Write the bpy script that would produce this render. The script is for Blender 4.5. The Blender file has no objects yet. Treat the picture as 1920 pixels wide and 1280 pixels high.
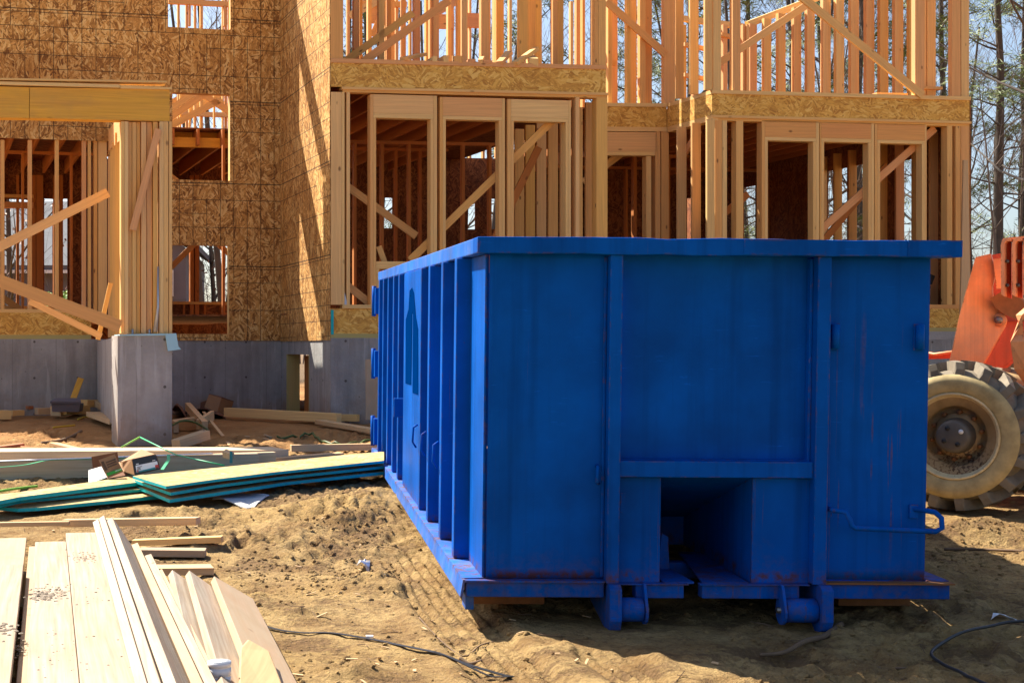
import bpy, math, random
import numpy as np
from mathutils import Vector, Matrix
rad = math.radians
rng = random.Random(11)
S = bpy.context.scene
COL = S.collection

# ---------------------------------------------------------------- camera
F, PX, PY, ZC = 2800.0, 560.0, 655.0, 1.45      # focal length and axis in photo pixels, eye height
cam = bpy.data.objects.new('camera', bpy.data.cameras.new('camera'))
COL.objects.link(cam)
cam.location = (0, 0, ZC)
cam.rotation_euler = (rad(90), 0, 0)
cam.data.sensor_width = 36
cam.data.lens = 36 * F / 1920
cam.data.shift_x = (960 - PX) / 1920
cam.data.shift_y = (PY - 640) / 1920
cam.data.clip_start = 0.1
cam.data.clip_end = 2000
S.camera = cam

# ---------------------------------------------------------------- light
SUN_EL, SUN_AZ = 48.5, -45.0                       # azimuth from +Y, negative = to the left
world = bpy.data.worlds.new('World'); S.world = world
world.use_nodes = True
wn = world.node_tree.nodes; wl = world.node_tree.links
sky = wn.new('ShaderNodeTexSky'); sky.sky_type = 'NISHITA'
sky.sun_disc = False
sky.sun_elevation = rad(SUN_EL); sky.sun_rotation = rad(SUN_AZ)
sky.air_density = 0.9; sky.dust_density = 2.0; sky.ozone_density = 1.5
bg = wn['Background']; bg.inputs['Strength'].default_value = 0.075
wl.new(sky.outputs['Color'], bg.inputs['Color'])
sd = bpy.data.lights.new('sun', 'SUN'); sd.energy = 5.0; sd.angle = rad(0.5); sd.color = (1.0, 0.93, 0.80)
sun = bpy.data.objects.new('sun', sd); COL.objects.link(sun)
sv = Vector((math.sin(rad(SUN_AZ)) * math.cos(rad(SUN_EL)), math.cos(rad(SUN_AZ)) * math.cos(rad(SUN_EL)), math.sin(rad(SUN_EL))))
sun.location = sv * 60
sun.rotation_euler = sv.to_track_quat('Z', 'Y').to_euler()
S.view_settings.view_transform = 'Standard'
S.view_settings.look = 'None'
S.view_settings.exposure = 1.38
S.view_settings.gamma = 1
S.cycles.max_bounces = 8

# ---------------------------------------------------------------- materials
def new_mat(name):
    m = bpy.data.materials.new(name); m.use_nodes = True
    nt = m.node_tree; b = nt.nodes['Principled BSDF']
    return m, nt, b
def N(nt, t, **kw):
    n = nt.nodes.new(t)
    for k, v in kw.items():
        if k.startswith('i_'):
            key = k[2:]
            n.inputs[int(key) if key.isdigit() else key.replace('_', ' ')].default_value = v
        else: setattr(n, k, v)
    return n
def L(nt, a, b): nt.links.new(a, b)
def ramp(nt, src, stops, interp='LINEAR'):
    r = nt.nodes.new('ShaderNodeValToRGB'); r.color_ramp.interpolation = interp
    el = r.color_ramp.elements
    while len(el) < len(stops): el.new(0.5)
    for e, (p, c) in zip(el, stops):
        e.position = p; e.color = (*c, 1) if len(c) == 3 else c
    L(nt, src, r.inputs[0]); return r.outputs[0]
def mix(nt, fac, a, b, mode='MIX'):
    n = nt.nodes.new('ShaderNodeMix'); n.data_type = 'RGBA'; n.blend_type = mode
    for s, v in ((n.inputs[0], fac), (n.inputs[6], a), (n.inputs[7], b)):
        if hasattr(v, 'is_output'): L(nt, v, s)
        elif isinstance(v, (int, float)): s.default_value = v
        else: s.default_value = (*v, 1)
    return n.outputs[2]
def math_(nt, op, a, b=0.0, c=0.0):
    n = nt.nodes.new('ShaderNodeMath'); n.operation = op
    for s, v in zip(n.inputs, (a, b, c)):
        if hasattr(v, 'is_output'): L(nt, v, s)
        else: s.default_value = v
    return n.outputs[0]
def uv_random(nt, amount=37.0):
    """UV in metres, shifted by a random amount per object"""
    tc = N(nt, 'ShaderNodeTexCoord'); oi = N(nt, 'ShaderNodeObjectInfo')
    v = N(nt, 'ShaderNodeVectorMath', operation='ADD')
    s = N(nt, 'ShaderNodeVectorMath', operation='SCALE'); s.inputs[0].default_value = (1.0, 1.7, 0.6)
    m = math_(nt, 'MULTIPLY', oi.outputs['Random'], amount)
    L(nt, m, s.inputs['Scale']); L(nt, tc.outputs['UV'], v.inputs[0]); L(nt, s.outputs[0], v.inputs[1])
    return v.outputs[0], oi.outputs['Random'], tc
def mapping(nt, vec, scale, rot=(0, 0, 0)):
    m = N(nt, 'ShaderNodeMapping'); m.inputs['Scale'].default_value = scale; m.inputs['Rotation'].default_value = rot
    L(nt, vec, m.inputs['Vector']); return m.outputs[0]
def noise(nt, vec, scale, detail=4, rough=0.55, dist=0.0):
    n = N(nt, 'ShaderNodeTexNoise'); n.inputs['Scale'].default_value = scale; n.inputs['Detail'].default_value = detail
    n.inputs['Roughness'].default_value = rough; n.inputs['Distortion'].default_value = dist
    L(nt, vec, n.inputs['Vector']); return n.outputs['Fac']
def bump(nt, b, h, strength, dist=0.01):
    n = N(nt, 'ShaderNodeBump'); n.inputs['Strength'].default_value = strength; n.inputs['Distance'].default_value = dist
    L(nt, h, n.inputs['Height']); L(nt, n.outputs[0], b.inputs['Normal'])

def wood_mat(name, tones, dark=(0.30, 0.13, 0.05), knots=1.0, rough=0.75, contrast=0.5, weather=0.0):
    m, nt, b = new_mat(name)
    v, rnd, tc = uv_random(nt)
    base = ramp(nt, rnd, [(i / max(1, len(tones) - 1), t) for i, t in enumerate(tones)])
    # grain along UV.y
    w = noise(nt, mapping(nt, v, (3, 0.35, 1)), 1.0, 2)
    wv = N(nt, 'ShaderNodeVectorMath', operation='MULTIPLY_ADD')
    cmb = N(nt, 'ShaderNodeCombineXYZ'); L(nt, w, cmb.inputs[0])
    wv.inputs[1].default_value = (1, 1, 1); L(nt, v, wv.inputs[0])
    sc = N(nt, 'ShaderNodeVectorMath', operation='SCALE'); sc.inputs['Scale'].default_value = 0.12
    L(nt, cmb.outputs[0], sc.inputs[0]); L(nt, sc.outputs[0], wv.inputs[2])
    g1 = noise(nt, mapping(nt, wv.outputs[0], (55, 1.3, 1)), 1.0, 5, 0.6)
    g2 = noise(nt, mapping(nt, v, (9, 0.9, 1)), 1.0, 3)
    gr = ramp(nt, g1, [(0.35, (0, 0, 0)), (0.68, (1, 1, 1))])
    dk = mix(nt, 1.0, base, dark, 'MULTIPLY'); dk = mix(nt, contrast, base, mix(nt, 0.55, base, dark))
    c = mix(nt, gr, dk, base)
    c = mix(nt, math_(nt, 'MULTIPLY', ramp(nt, g2, [(0.45, (0, 0, 0)), (0.75, (1, 1, 1))]), 0.35), c, mix(nt, 0.5, base, (0.62, 0.24, 0.10)))
    # knots
    vo = N(nt, 'ShaderNodeTexVoronoi'); vo.inputs['Scale'].default_value = 1.0
    L(nt, mapping(nt, wv.outputs[0], (7, 3.2, 1)), vo.inputs['Vector'])
    k = ramp(nt, vo.outputs['Distance'], [(0.05, (1, 1, 1)), (0.13, (0, 0, 0))])
    sel = math_(nt, 'GREATER_THAN', N_sep(nt, vo.outputs['Color']), 0.55)
    kf = math_(nt, 'MULTIPLY', math_(nt, 'MULTIPLY', k, sel), 0.8 * knots)
    c = mix(nt, kf, c, (dark[0] * 0.45, dark[1] * 0.4, dark[2] * 0.4))
    if weather:
        wz = noise(nt, mapping(nt, v, (2.5, 1.2, 1)), 1.3, 5, 0.65)
        c = mix(nt, math_(nt, 'MULTIPLY', ramp(nt, wz, [(0.5, (0, 0, 0)), (0.75, (1, 1, 1))]), weather), c, (0.30, 0.20, 0.11))
    L(nt, c, b.inputs['Base Color']); b.inputs['Roughness'].default_value = rough
    b.inputs['Specular IOR Level'].default_value = 0.25
    bump(nt, b, g1, 0.15, 0.004)
    return m
def N_sep(nt, col):
    s = nt.nodes.new('ShaderNodeSeparateColor'); L(nt, col, s.inputs[0]); return s.outputs[0]

def osb_mat(name, dark, mid, light, grid=False, blotch=0.3):
    m, nt, b = new_mat(name)
    v, rnd, tc = uv_random(nt)
    wob = N(nt, 'ShaderNodeTexNoise'); wob.inputs['Scale'].default_value = 9; wob.inputs['Detail'].default_value = 3
    L(nt, v, wob.inputs['Vector'])
    wv = N(nt, 'ShaderNodeVectorMath', operation='MULTIPLY_ADD'); L(nt, wob.outputs['Color'], wv.inputs[0])
    wv.inputs[1].default_value = (0.02, 0.02, 0); L(nt, v, wv.inputs[2])
    cur = None; hs = None
    for i, (cs, spread, sx, sy) in enumerate(((6.0, 2.2, 34, 7), (9.0, 1.5, 38, 7.5), (7.5, 2.6, 46, 9))):
        # each patch of strands lies its own way
        co = N(nt, 'ShaderNodeTexVoronoi'); co.inputs['Scale'].default_value = cs
        off = N(nt, 'ShaderNodeVectorMath', operation='ADD'); off.inputs[1].default_value = (3.3 * i, 1.7 * i, 0)
        L(nt, wv.outputs[0], off.inputs[0]); L(nt, off.outputs[0], co.inputs['Vector'])
        s = nt.nodes.new('ShaderNodeSeparateColor'); L(nt, co.outputs['Color'], s.inputs[0])
        r = N(nt, 'ShaderNodeVectorRotate', rotation_type='Z_AXIS'); L(nt, off.outputs[0], r.inputs['Vector']); L(nt, co.outputs['Position'], r.inputs['Center'])
        L(nt, math_(nt, 'MULTIPLY', math_(nt, 'SUBTRACT', s.outputs[0], 0.5), spread), r.inputs['Angle'])
        sc_ = N(nt, 'ShaderNodeVectorMath', operation='MULTIPLY'); sc_.inputs[1].default_value = (sx, sy, 1); L(nt, r.outputs[0], sc_.inputs[0])
        vo = N(nt, 'ShaderNodeTexVoronoi'); vo.inputs['Scale'].default_value = 1.0; L(nt, sc_.outputs[0], vo.inputs['Vector'])
        s2 = nt.nodes.new('ShaderNodeSeparateColor'); L(nt, vo.outputs['Color'], s2.inputs[0])
        val = s2.outputs[0]
        if cur is None: cur = val
        else:
            n = N(nt, 'ShaderNodeMix'); n.data_type = 'FLOAT'
            L(nt, math_(nt, 'GREATER_THAN', s2.outputs[1], 0.55), n.inputs[0]); L(nt, cur, n.inputs[2]); L(nt, val, n.inputs[3]); cur = n.outputs[0]
    fine = noise(nt, mapping(nt, v, (70, 30, 1)), 1.0, 3)
    t = math_(nt, 'ADD', cur, math_(nt, 'MULTIPLY', math_(nt, 'SUBTRACT', fine, 0.5), 0.7))
    c = ramp(nt, t, [(0.0, dark), (0.28, tuple(0.5 * (p + q) for p, q in zip(dark, mid))), (0.62, mid), (0.93, light)])
    bl = noise(nt, v, 1.6, 4, 0.6)
    c = mix(nt, math_(nt, 'MULTIPLY', ramp(nt, bl, [(0.42, (0, 0, 0)), (0.7, (1, 1, 1))]), blotch), c, mix(nt, 1.0, c, (0.62, 0.52, 0.45), 'MULTIPLY'))
    if grid:
        sp = N(nt, 'ShaderNodeSeparateXYZ'); L(nt, tc.outputs['UV'], sp.inputs[0])
        wz = noise(nt, tc.outputs['UV'], 1.1, 2)
        total = None
        for k, ax in enumerate((0, 1)):
            u = math_(nt, 'DIVIDE', math_(nt, 'ADD', sp.outputs[ax], math_(nt, 'MULTIPLY', wz, 0.006)), 0.2032)
            cell = math_(nt, 'FLOOR', math_(nt, 'ADD', u, 0.5))
            d = math_(nt, 'ABSOLUTE', math_(nt, 'SUBTRACT', u, cell))
            ln = math_(nt, 'LESS_THAN', d, 0.022)
            wn_ = N(nt, 'ShaderNodeTexWhiteNoise', noise_dimensions='2D')
            cm = N(nt, 'ShaderNodeCombineXYZ'); L(nt, cell, cm.inputs[0])
            panel = math_(nt, 'FLOOR', math_(nt, 'DIVIDE', sp.outputs[1 - ax], 1.22))
            L(nt, math_(nt, 'ADD', panel, k * 31.0), cm.inputs[1]); L(nt, cm.outputs[0], wn_.inputs['Vector'])
            ln = math_(nt, 'MULTIPLY', ln, math_(nt, 'GREATER_THAN', wn_.outputs['Value'], 0.30))
            ink = noise(nt, tc.outputs['UV'], 14, 2)
            ln = math_(nt, 'MULTIPLY', ln, ramp(nt, ink, [(0.3, (0.6, 0.6, 0.6)), (0.45, (1, 1, 1))]))
            total = ln if total is None else math_(nt, 'MAXIMUM', total, ln)
        pu = math_(nt, 'FLOOR', math_(nt, 'DIVIDE', sp.outputs[0], 2.44)); pv = math_(nt, 'DIVIDE', math_(nt, 'ADD', sp.outputs[1], 0.37), 1.22)
        pf = math_(nt, 'FLOOR', pv)
        wn2 = N(nt, 'ShaderNodeTexWhiteNoise', noise_dimensions='2D'); cm2 = N(nt, 'ShaderNodeCombineXYZ'); L(nt, pu, cm2.inputs[0]); L(nt, pf, cm2.inputs[1]); L(nt, cm2.outputs[0], wn2.inputs['Vector'])
        c = mix(nt, math_(nt, 'MULTIPLY', wn2.outputs['Value'], 0.8), c, mix(nt, 1.0, c, (0.70, 0.62, 0.56), 'MULTIPLY'))
        seam = math_(nt, 'LESS_THAN', math_(nt, 'ABSOLUTE', math_(nt, 'SUBTRACT', math_(nt, 'SUBTRACT', pv, pf), 0.5)), 0.006)
        total = math_(nt, 'MAXIMUM', total, math_(nt, 'MULTIPLY', seam, 0.9))
        c = mix(nt, math_(nt, 'MULTIPLY', total, 0.95), c, (0.035, 0.02, 0.012))
    L(nt, c, b.inputs['Base Color']); b.inputs['Roughness'].default_value = 0.7
    b.inputs['Specular IOR Level'].default_value = 0.3
    bump(nt, b, t, 0.25, 0.006)
    return m
def rot_scale(nt, vec, ang, sx, sy):
    r = N(nt, 'ShaderNodeVectorRotate', rotation_type='Z_AXIS'); r.inputs['Angle'].default_value = ang
    L(nt, vec, r.inputs['Vector'])
    s = N(nt, 'ShaderNodeVectorMath', operation='MULTIPLY'); s.inputs[1].default_value = (sx, sy, 1)
    L(nt, r.outputs[0], s.inputs[0]); return s.outputs[0]

def plain(name, col, rough=0.6, metal=0.0, var=0.25, scale=6.0, spec=0.4):
    m, nt, b = new_mat(name)
    tc = N(nt, 'ShaderNodeTexCoord')
    f = noise(nt, tc.outputs['Object'], scale, 5, 0.6)
    c = mix(nt, f, tuple(x * (1 - var) for x in col), tuple(min(1, x * (1 + var)) for x in col))
    L(nt, c, b.inputs['Base Color']); b.inputs['Roughness'].default_value = rough; b.inputs['Metallic'].default_value = metal
    b.inputs['Specular IOR Level'].default_value = spec
    return m

def concrete_mat(name, c0, c1, stain):
    m, nt, b = new_mat(name)
    v, rnd, tc = uv_random(nt)
    a = noise(nt, v, 1.3, 6, 0.65); p = noise(nt, v, 30, 3)
    st = noise(nt, mapping(nt, v, (5, 0.6, 1)), 1.0, 5, 0.6)
    c = mix(nt, ramp(nt, a, [(0.35, (0, 0, 0)), (0.68, (1, 1, 1))]), c0, c1)
    c = mix(nt, math_(nt, 'MULTIPLY', ramp(nt, st, [(0.45, (0, 0, 0)), (0.75, (1, 1, 1))]), 0.75), c, stain)
    c = mix(nt, math_(nt, 'MULTIPLY', p, 0.25), c, tuple(x * 0.6 for x in c0))
    vo = N(nt, 'ShaderNodeTexVoronoi'); vo.inputs['Scale'].default_value = 9; L(nt, v, vo.inputs['Vector'])
    pit = ramp(nt, vo.outputs['Distance'], [(0.05, (1, 1, 1)), (0.10, (0, 0, 0))])
    pit = math_(nt, 'MULTIPLY', pit, math_(nt, 'GREATER_THAN', N_sep(nt, vo.outputs['Color']), 0.6))
    c = mix(nt, math_(nt, 'MULTIPLY', pit, 0.75), c, (0.06, 0.055, 0.055))
    # joints of the shuttering boards, every 0.61 m
    sp = N(nt, 'ShaderNodeSeparateXYZ'); L(nt, tc.outputs['UV'], sp.inputs[0])
    u = math_(nt, 'DIVIDE', sp.outputs[0], 0.62)
    d = math_(nt, 'ABSOLUTE', math_(nt, 'SUBTRACT', u, math_(nt, 'FLOOR', math_(nt, 'ADD', u, 0.5))))
    jl = math_(nt, 'MULTIPLY', math_(nt, 'LESS_THAN', d, 0.012), 0.3)
    c = mix(nt, jl, c, tuple(x * 0.45 for x in c0))
    w_ = math_(nt, 'DIVIDE', sp.outputs[1], 0.52)
    dw = math_(nt, 'MULTIPLY', math_(nt, 'SUBTRACT', w_, math_(nt, 'FLOOR', math_(nt, 'ADD', w_, 0.5))), 0.52); du = math_(nt, 'MULTIPLY', math_(nt, 'SUBTRACT', math_(nt, 'ADD', u, 0.5), math_(nt, 'FLOOR', math_(nt, 'ADD', u, 1.0))), 0.62)
    tie = math_(nt, 'LESS_THAN', math_(nt, 'ADD', math_(nt, 'MULTIPLY', dw, dw), math_(nt, 'MULTIPLY', du, du)), 0.00028)
    c = mix(nt, math_(nt, 'MULTIPLY', tie, 0.8), c, (0.05, 0.035, 0.03))
    zs = math_(nt, 'ADD', sp.outputs[1], math_(nt, 'MULTIPLY', math_(nt, 'SUBTRACT', noise(nt, v, 3.5, 6, 0.7), 0.5), 0.7))
    c = mix(nt, math_(nt, 'MULTIPLY', ramp(nt, zs, [(0.50, (1, 1, 1)), (0.78, (0, 0, 0))]), 0.6), c, (0.26, 0.15, 0.075))
    drip = noise(nt, mapping(nt, v, (9, 0.8, 1)), 1.0, 4, 0.6)
    c = mix(nt, math_(nt, 'MULTIPLY', ramp(nt, drip, [(0.60, (0, 0, 0)), (0.68, (1, 1, 1))]), 0.35), c, (0.58, 0.56, 0.55))
    L(nt, c, b.inputs['Base Color']); b.inputs['Roughness'].default_value = 0.85
    bump(nt, b, math_(nt, 'ADD', a, math_(nt, 'MULTIPLY', p, 0.3)), 0.5, 0.03)
    return m

def painted_steel(name, col, rust=0.35, rough=0.38, dust=0.0, runs=0.64, spec=0.3, mud=0.0):
    m, nt, b = new_mat(name)
    tc = N(nt, 'ShaderNodeTexCoord'); v = tc.outputs['Object']
    a = noise(nt, v, 2.2, 6, 0.6)
    c = mix(nt, ramp(nt, a, [(0.3, (0, 0, 0)), (0.7, (1, 1, 1))]), tuple(x * 0.66 for x in col), tuple(min(1, x * 1.22) for x in col))
    fade = noise(nt, mapping(nt, v, (0.9, 0.9, 0.6)), 1.0, 3, 0.5)
    c = mix(nt, math_(nt, 'MULTIPLY', ramp(nt, fade, [(0.45, (0, 0, 0)), (0.75, (1, 1, 1))]), 0.5), c, tuple(min(1, x * 1.5) for x in col))
    scuff = noise(nt, mapping(nt, v, (7, 7, 60)), 1.0, 5, 0.7); sg = noise(nt, v, 1.9, 2)
    c = mix(nt, math_(nt, 'MULTIPLY', math_(nt, 'MULTIPLY', ramp(nt, scuff, [(0.62, (0, 0, 0)), (0.66, (1, 1, 1))]), ramp(nt, sg, [(0.5, (0, 0, 0)), (0.58, (1, 1, 1))])), 0.45), c, tuple(min(1, x * 1.8 + 0.006) for x in col))
    grime = noise(nt, mapping(nt, v, (14, 14, 0.4)), 1.0, 4, 0.6)
    c = mix(nt, math_(nt, 'MULTIPLY', ramp(nt, grime, [(0.5, (0, 0, 0)), (0.72, (1, 1, 1))]), 0.45), c, tuple(x * 0.45 for x in col))
    # rust : vertical runs and chips
    run = noise(nt, mapping(nt, v, (44, 44, 0.6)), 1.0, 4, 0.55)
    gate = noise(nt, mapping(nt, v, (1.1, 1.1, 0.7)), 1.0, 3)
    rm = math_(nt, 'MULTIPLY', ramp(nt, run, [(runs, (0, 0, 0)), (runs + 0.06, (1, 1, 1))]), ramp(nt, gate, [(0.46, (0, 0, 0)), (0.62, (1, 1, 1))]))
    ch = noise(nt, v, 24, 4, 0.6)
    cg = noise(nt, v, 2.7, 2)
    chips = math_(nt, 'MULTIPLY', ramp(nt, ch, [(0.74, (0, 0, 0)), (0.78, (1, 1, 1))]), ramp(nt, cg, [(0.5, (0, 0, 0)), (0.6, (1, 1, 1))]))
    bvn = N(nt, 'ShaderNodeBevel', samples=4); bvn.inputs['Radius'].default_value = 0.014
    geo = N(nt, 'ShaderNodeNewGeometry'); dt = N(nt, 'ShaderNodeVectorMath', operation='DOT_PRODUCT')
    L(nt, bvn.outputs[0], dt.inputs[0]); L(nt, geo.outputs['Normal'], dt.inputs[1])
    em = ramp(nt, dt.outputs['Value'], [(0.90, (1, 1, 1)), (0.985, (0, 0, 0))])
    em = math_(nt, 'MULTIPLY', em, ramp(nt, noise(nt, v, 13, 5, 0.7), [(0.50, (0, 0, 0)), (0.58, (1, 1, 1))]))
    rr = math_(nt, 'MINIMUM', math_(nt, 'ADD', rm, chips), 1.0)
    rr = math_(nt, 'MULTIPLY', rr, rust)
    rr = math_(nt, 'MAXIMUM', rr, math_(nt, 'MULTIPLY', em, 0.8))
    rc = ramp(nt, noise(nt, v, 40, 3), [(0.3, (0.05, 0.022, 0.012)), (0.7, (0.20, 0.085, 0.03))])
    c = mix(nt, rr, c, rc)
    if mud:
        sz = N(nt, 'ShaderNodeSeparateXYZ'); L(nt, v, sz.inputs[0])
        zz_ = math_(nt, 'ADD', sz.outputs[2], math_(nt, 'MULTIPLY', math_(nt, 'SUBTRACT', noise(nt, v, 4.5, 6, 0.75), 0.5), 0.9))
        mm = math_(nt, 'MULTIPLY', ramp(nt, zz_, [(0.12, (1, 1, 1)), (0.42, (0, 0, 0))]), ramp(nt, noise(nt, v, 22, 4, 0.7), [(0.40, (0, 0, 0)), (0.62, (1, 1, 1))]))
        c = mix(nt, math_(nt, 'MULTIPLY', mm, mud), c, (0.13, 0.07, 0.03))
        sr = math_(nt, 'ABSOLUTE', math_(nt, 'SUBTRACT', sz.outputs[2], 0.285))
        sm_ = math_(nt, 'MULTIPLY', ramp(nt, sr, [(0.01, (1, 1, 1)), (0.05, (0, 0, 0))]), ramp(nt, noise(nt, v, 9, 5, 0.7), [(0.48, (0, 0, 0)), (0.60, (1, 1, 1))]))
        c = mix(nt, math_(nt, 'MULTIPLY', sm_, 0.85), c, (0.12, 0.04, 0.014))
    if dust:
        dm = ramp(nt, noise(nt, v, 5, 6, 0.7), [(0.45, (0, 0, 0)), (0.7, (1, 1, 1))])
        c = mix(nt, math_(nt, 'MULTIPLY', dm, dust), c, (0.36, 0.28, 0.2))
    L(nt, c, b.inputs['Base Color'])
    L(nt, math_(nt, 'ADD', math_(nt, 'MULTIPLY', rr, 0.5), math_(nt, 'ADD', math_(nt, 'MULTIPLY', a, 0.25), rough - 0.1)), b.inputs['Roughness'])
    dn = math_(nt, 'ADD', math_(nt, 'MULTIPLY', noise(nt, v, 1.5, 3), 1.6), math_(nt, 'MULTIPLY', noise(nt, v, 5, 2), 0.35))
    b.inputs['Specular IOR Level'].default_value = spec
    bump(nt, b, math_(nt, 'ADD', dn, math_(nt, 'MULTIPLY', rr, 0.03)), 0.35, 0.02)
    return m

def leaf_mat(name, a, bcol):
    m, nt, b = new_mat(name)
    geo = N(nt, 'ShaderNodeNewGeometry')
    c = mix(nt, geo.outputs['Random Per Island'], a, bcol)
    L(nt, c, b.inputs['Base Color']); b.inputs['Roughness'].default_value = 0.6
    return m

M = {}
M['stud'] = wood_mat('stud_pine', [(0.78, 0.40, 0.13), (0.84, 0.52, 0.18), (0.76, 0.36, 0.16), (0.86, 0.58, 0.24), (0.79, 0.42, 0.17), (0.82, 0.48, 0.13), (0.74, 0.33, 0.12)], knots=1.0)
M['stud_in'] = wood_mat('stud_inner', [(0.50, 0.165, 0.04), (0.56, 0.21, 0.05), (0.52, 0.18, 0.045)], knots=0.8)  # darker, redder pine with indoor shade in its colour; the door's brown too
M['edge_wood'] = wood_mat('plate_pine', [(0.82, 0.52, 0.19), (0.86, 0.60, 0.25), (0.80, 0.46, 0.16)], knots=0.6)
M['plank'] = wood_mat('planed_plank', [(0.42, 0.355, 0.27), (0.46, 0.395, 0.31), (0.39, 0.315, 0.23)], dark=(0.17, 0.085, 0.04), knots=1.0, contrast=0.9, weather=0.3)
M['plank_dark'] = wood_mat('weathered_plank', [(0.40, 0.30, 0.20), (0.43, 0.33, 0.225)], dark=(0.36, 0.21, 0.10), knots=0.5, contrast=0.6, weather=0.5)
M['lvl'] = wood_mat('laminated_veneer', [(0.66, 0.51, 0.32), (0.70, 0.55, 0.36)], dark=(0.34, 0.22, 0.12), knots=0.15, contrast=0.9, weather=0.25)
M['glulam'] = wood_mat('yellow_beam', [(0.80, 0.43, 0.06), (0.82, 0.45, 0.065)], dark=(0.36, 0.14, 0.02), knots=0.4, contrast=0.7, weather=0.3)
M['scrap'] = wood_mat('scrap_pine', [(0.60, 0.41, 0.21), (0.66, 0.46, 0.25), (0.56, 0.35, 0.18)], knots=0.6, contrast=0.5, weather=0.2)
M['scrap_red'] = wood_mat('scrap_redwood', [(0.42, 0.13, 0.05), (0.46, 0.17, 0.08)], knots=0.3)
M['treated'] = wood_mat('treated_sill', [(0.44, 0.40, 0.15), (0.48, 0.42, 0.18)], dark=(0.28, 0.22, 0.08), knots=0.4)
M['osb'] = osb_mat('osb_wall', (0.23, 0.092, 0.021), (0.70, 0.37, 0.10), (0.88, 0.60, 0.24), grid=True, blotch=0.3)
M['osb_rim'] = osb_mat('osb_rim', (0.46, 0.21, 0.04), (0.74, 0.42, 0.085), (0.82, 0.54, 0.15), blotch=0.25)
M['osb_in'] = osb_mat('osb_shaded', (0.10, 0.03, 0.01), (0.26, 0.085, 0.025), (0.36, 0.14, 0.045), blotch=0.3)  # board colour darkened to stand for the shade indoors
M['osb_sheet'] = osb_mat('osb_sheet', (0.34, 0.20, 0.065), (0.52, 0.36, 0.14), (0.62, 0.45, 0.21), blotch=0.1)
M['teal'] = plain('teal_edge_paint', (0.0, 0.40, 0.43), 0.6, var=0.3, scale=20)
M['concrete'] = concrete_mat('concrete_foundation', (0.275, 0.268, 0.26), (0.425, 0.412, 0.40), (0.17, 0.155, 0.145))
M['pier'] = concrete_mat('concrete_pier', (0.32, 0.295, 0.275), (0.47, 0.43, 0.40), (0.19, 0.155, 0.13))
M['blue'] = painted_steel('blue_paint', (0.0, 0.082, 0.39), rust=0.6, rough=0.45, runs=0.67, spec=0.05, mud=0.3)
M['blue_rust'] = painted_steel('blue_paint_worn', (0.0, 0.076, 0.36), rust=0.5, rough=0.5, dust=0.0, runs=0.60, spec=0.05, mud=0.4)
M['blue_flange'] = painted_steel('blue_paint_dusty', (0.002, 0.125, 0.52), rust=0.7, rough=0.5, dust=0.2, runs=0.62, spec=0.2, mud=0.3)
M['blue_dark'] = plain('painted_shadow_blue', (0.0, 0.022, 0.12), 0.8, var=0.2, spec=0.0)  # flat dark blue for the shadow painted on the side panel
M['steel'] = plain('bare_steel', (0.25, 0.24, 0.23), 0.4, 0.8, 0.4, 20)
M['orange'] = painted_steel('orange_paint', (0.88, 0.32, 0.13), rust=0.3, rough=0.45, dust=0.3)
M['orange_red'] = painted_steel('red_orange_paint', (0.55, 0.06, 0.015), rust=0.4, rough=0.45, dust=0.08)
M['tyre'] = plain('muddy_rubber', (0.19, 0.155, 0.11), 0.85, var=0.6, scale=9)
M['sidewall'] = plain('dusty_sidewall', (0.44, 0.335, 0.16), 0.85, var=0.7, scale=9)
M['rim'] = painted_steel('cream_rim', (0.74, 0.58, 0.32), rust=0.9, rough=0.5, dust=0.4)
M['rim_dish'] = painted_steel('rusty_shaded_dish', (0.40, 0.26, 0.12), rust=1.0, rough=0.6, dust=0.3, runs=0.5)  # rust brown, with the shade of the recessed dish darkened into the colour
M['hub'] = plain('greasy_hub', (0.13, 0.11, 0.09), 0.55, 0.3, 0.5, 12)
M['rust'] = plain('rusty_metal', (0.24, 0.10, 0.035), 0.8, 0.2, 0.45, 18)
M['dark'] = plain('dark_plastic', (0.02, 0.02, 0.022), 0.5, var=0.3)
M['card'] = plain('brown_cardboard', (0.34, 0.185, 0.085), 0.8, var=0.15, scale=9)
M['card_dark'] = plain('dark_cardboard', (0.19, 0.085, 0.045), 0.8, var=0.2, scale=9)
M['card_grey'] = plain('pale_cardboard', (0.55, 0.53, 0.50), 0.7, var=0.2, scale=16)
M['card_black'] = plain('black_print', (0.03, 0.032, 0.035), 0.5, var=0.2)
M['print_white'] = plain('white_print', (0.72, 0.73, 0.76), 0.5, var=0.05)
M['print_green'] = plain('green_print', (0.05, 0.34, 0.04), 0.5, var=0.05)
M['print_teal'] = plain('teal_print', (0.03, 0.20, 0.22), 0.5, var=0.1)
M['print_red'] = plain('red_print', (0.5, 0.05, 0.03), 0.5, var=0.1)
M['print_brown'] = plain('brown_print', (0.12, 0.065, 0.03), 0.6, var=0.1)
M['strap_green'] = plain('green_strap', (0.02, 0.36, 0.16), 0.45, var=0.1)
M['strap_lime'] = plain('lime_line', (0.22, 0.50, 0.06), 0.5, var=0.1)
M['strap_yellow'] = plain('yellow_line', (0.68, 0.45, 0.03), 0.5, var=0.1)
M['strap_black'] = plain('black_strap', (0.022, 0.022, 0.024), 0.45, var=0.2)
M['hose_green'] = plain('green_hose', (0.06, 0.10, 0.02), 0.5, var=0.2)
M['membrane'] = plain('pale_blue_membrane', (0.36, 0.58, 0.64), 0.55, var=0.12)
M['white'] = plain('white_plastic', (0.72, 0.74, 0.78), 0.35, var=0.04)
M['foil'] = plain('crumpled_foil', (0.6, 0.6, 0.6), 0.3, 0.8, 0.2)
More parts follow.
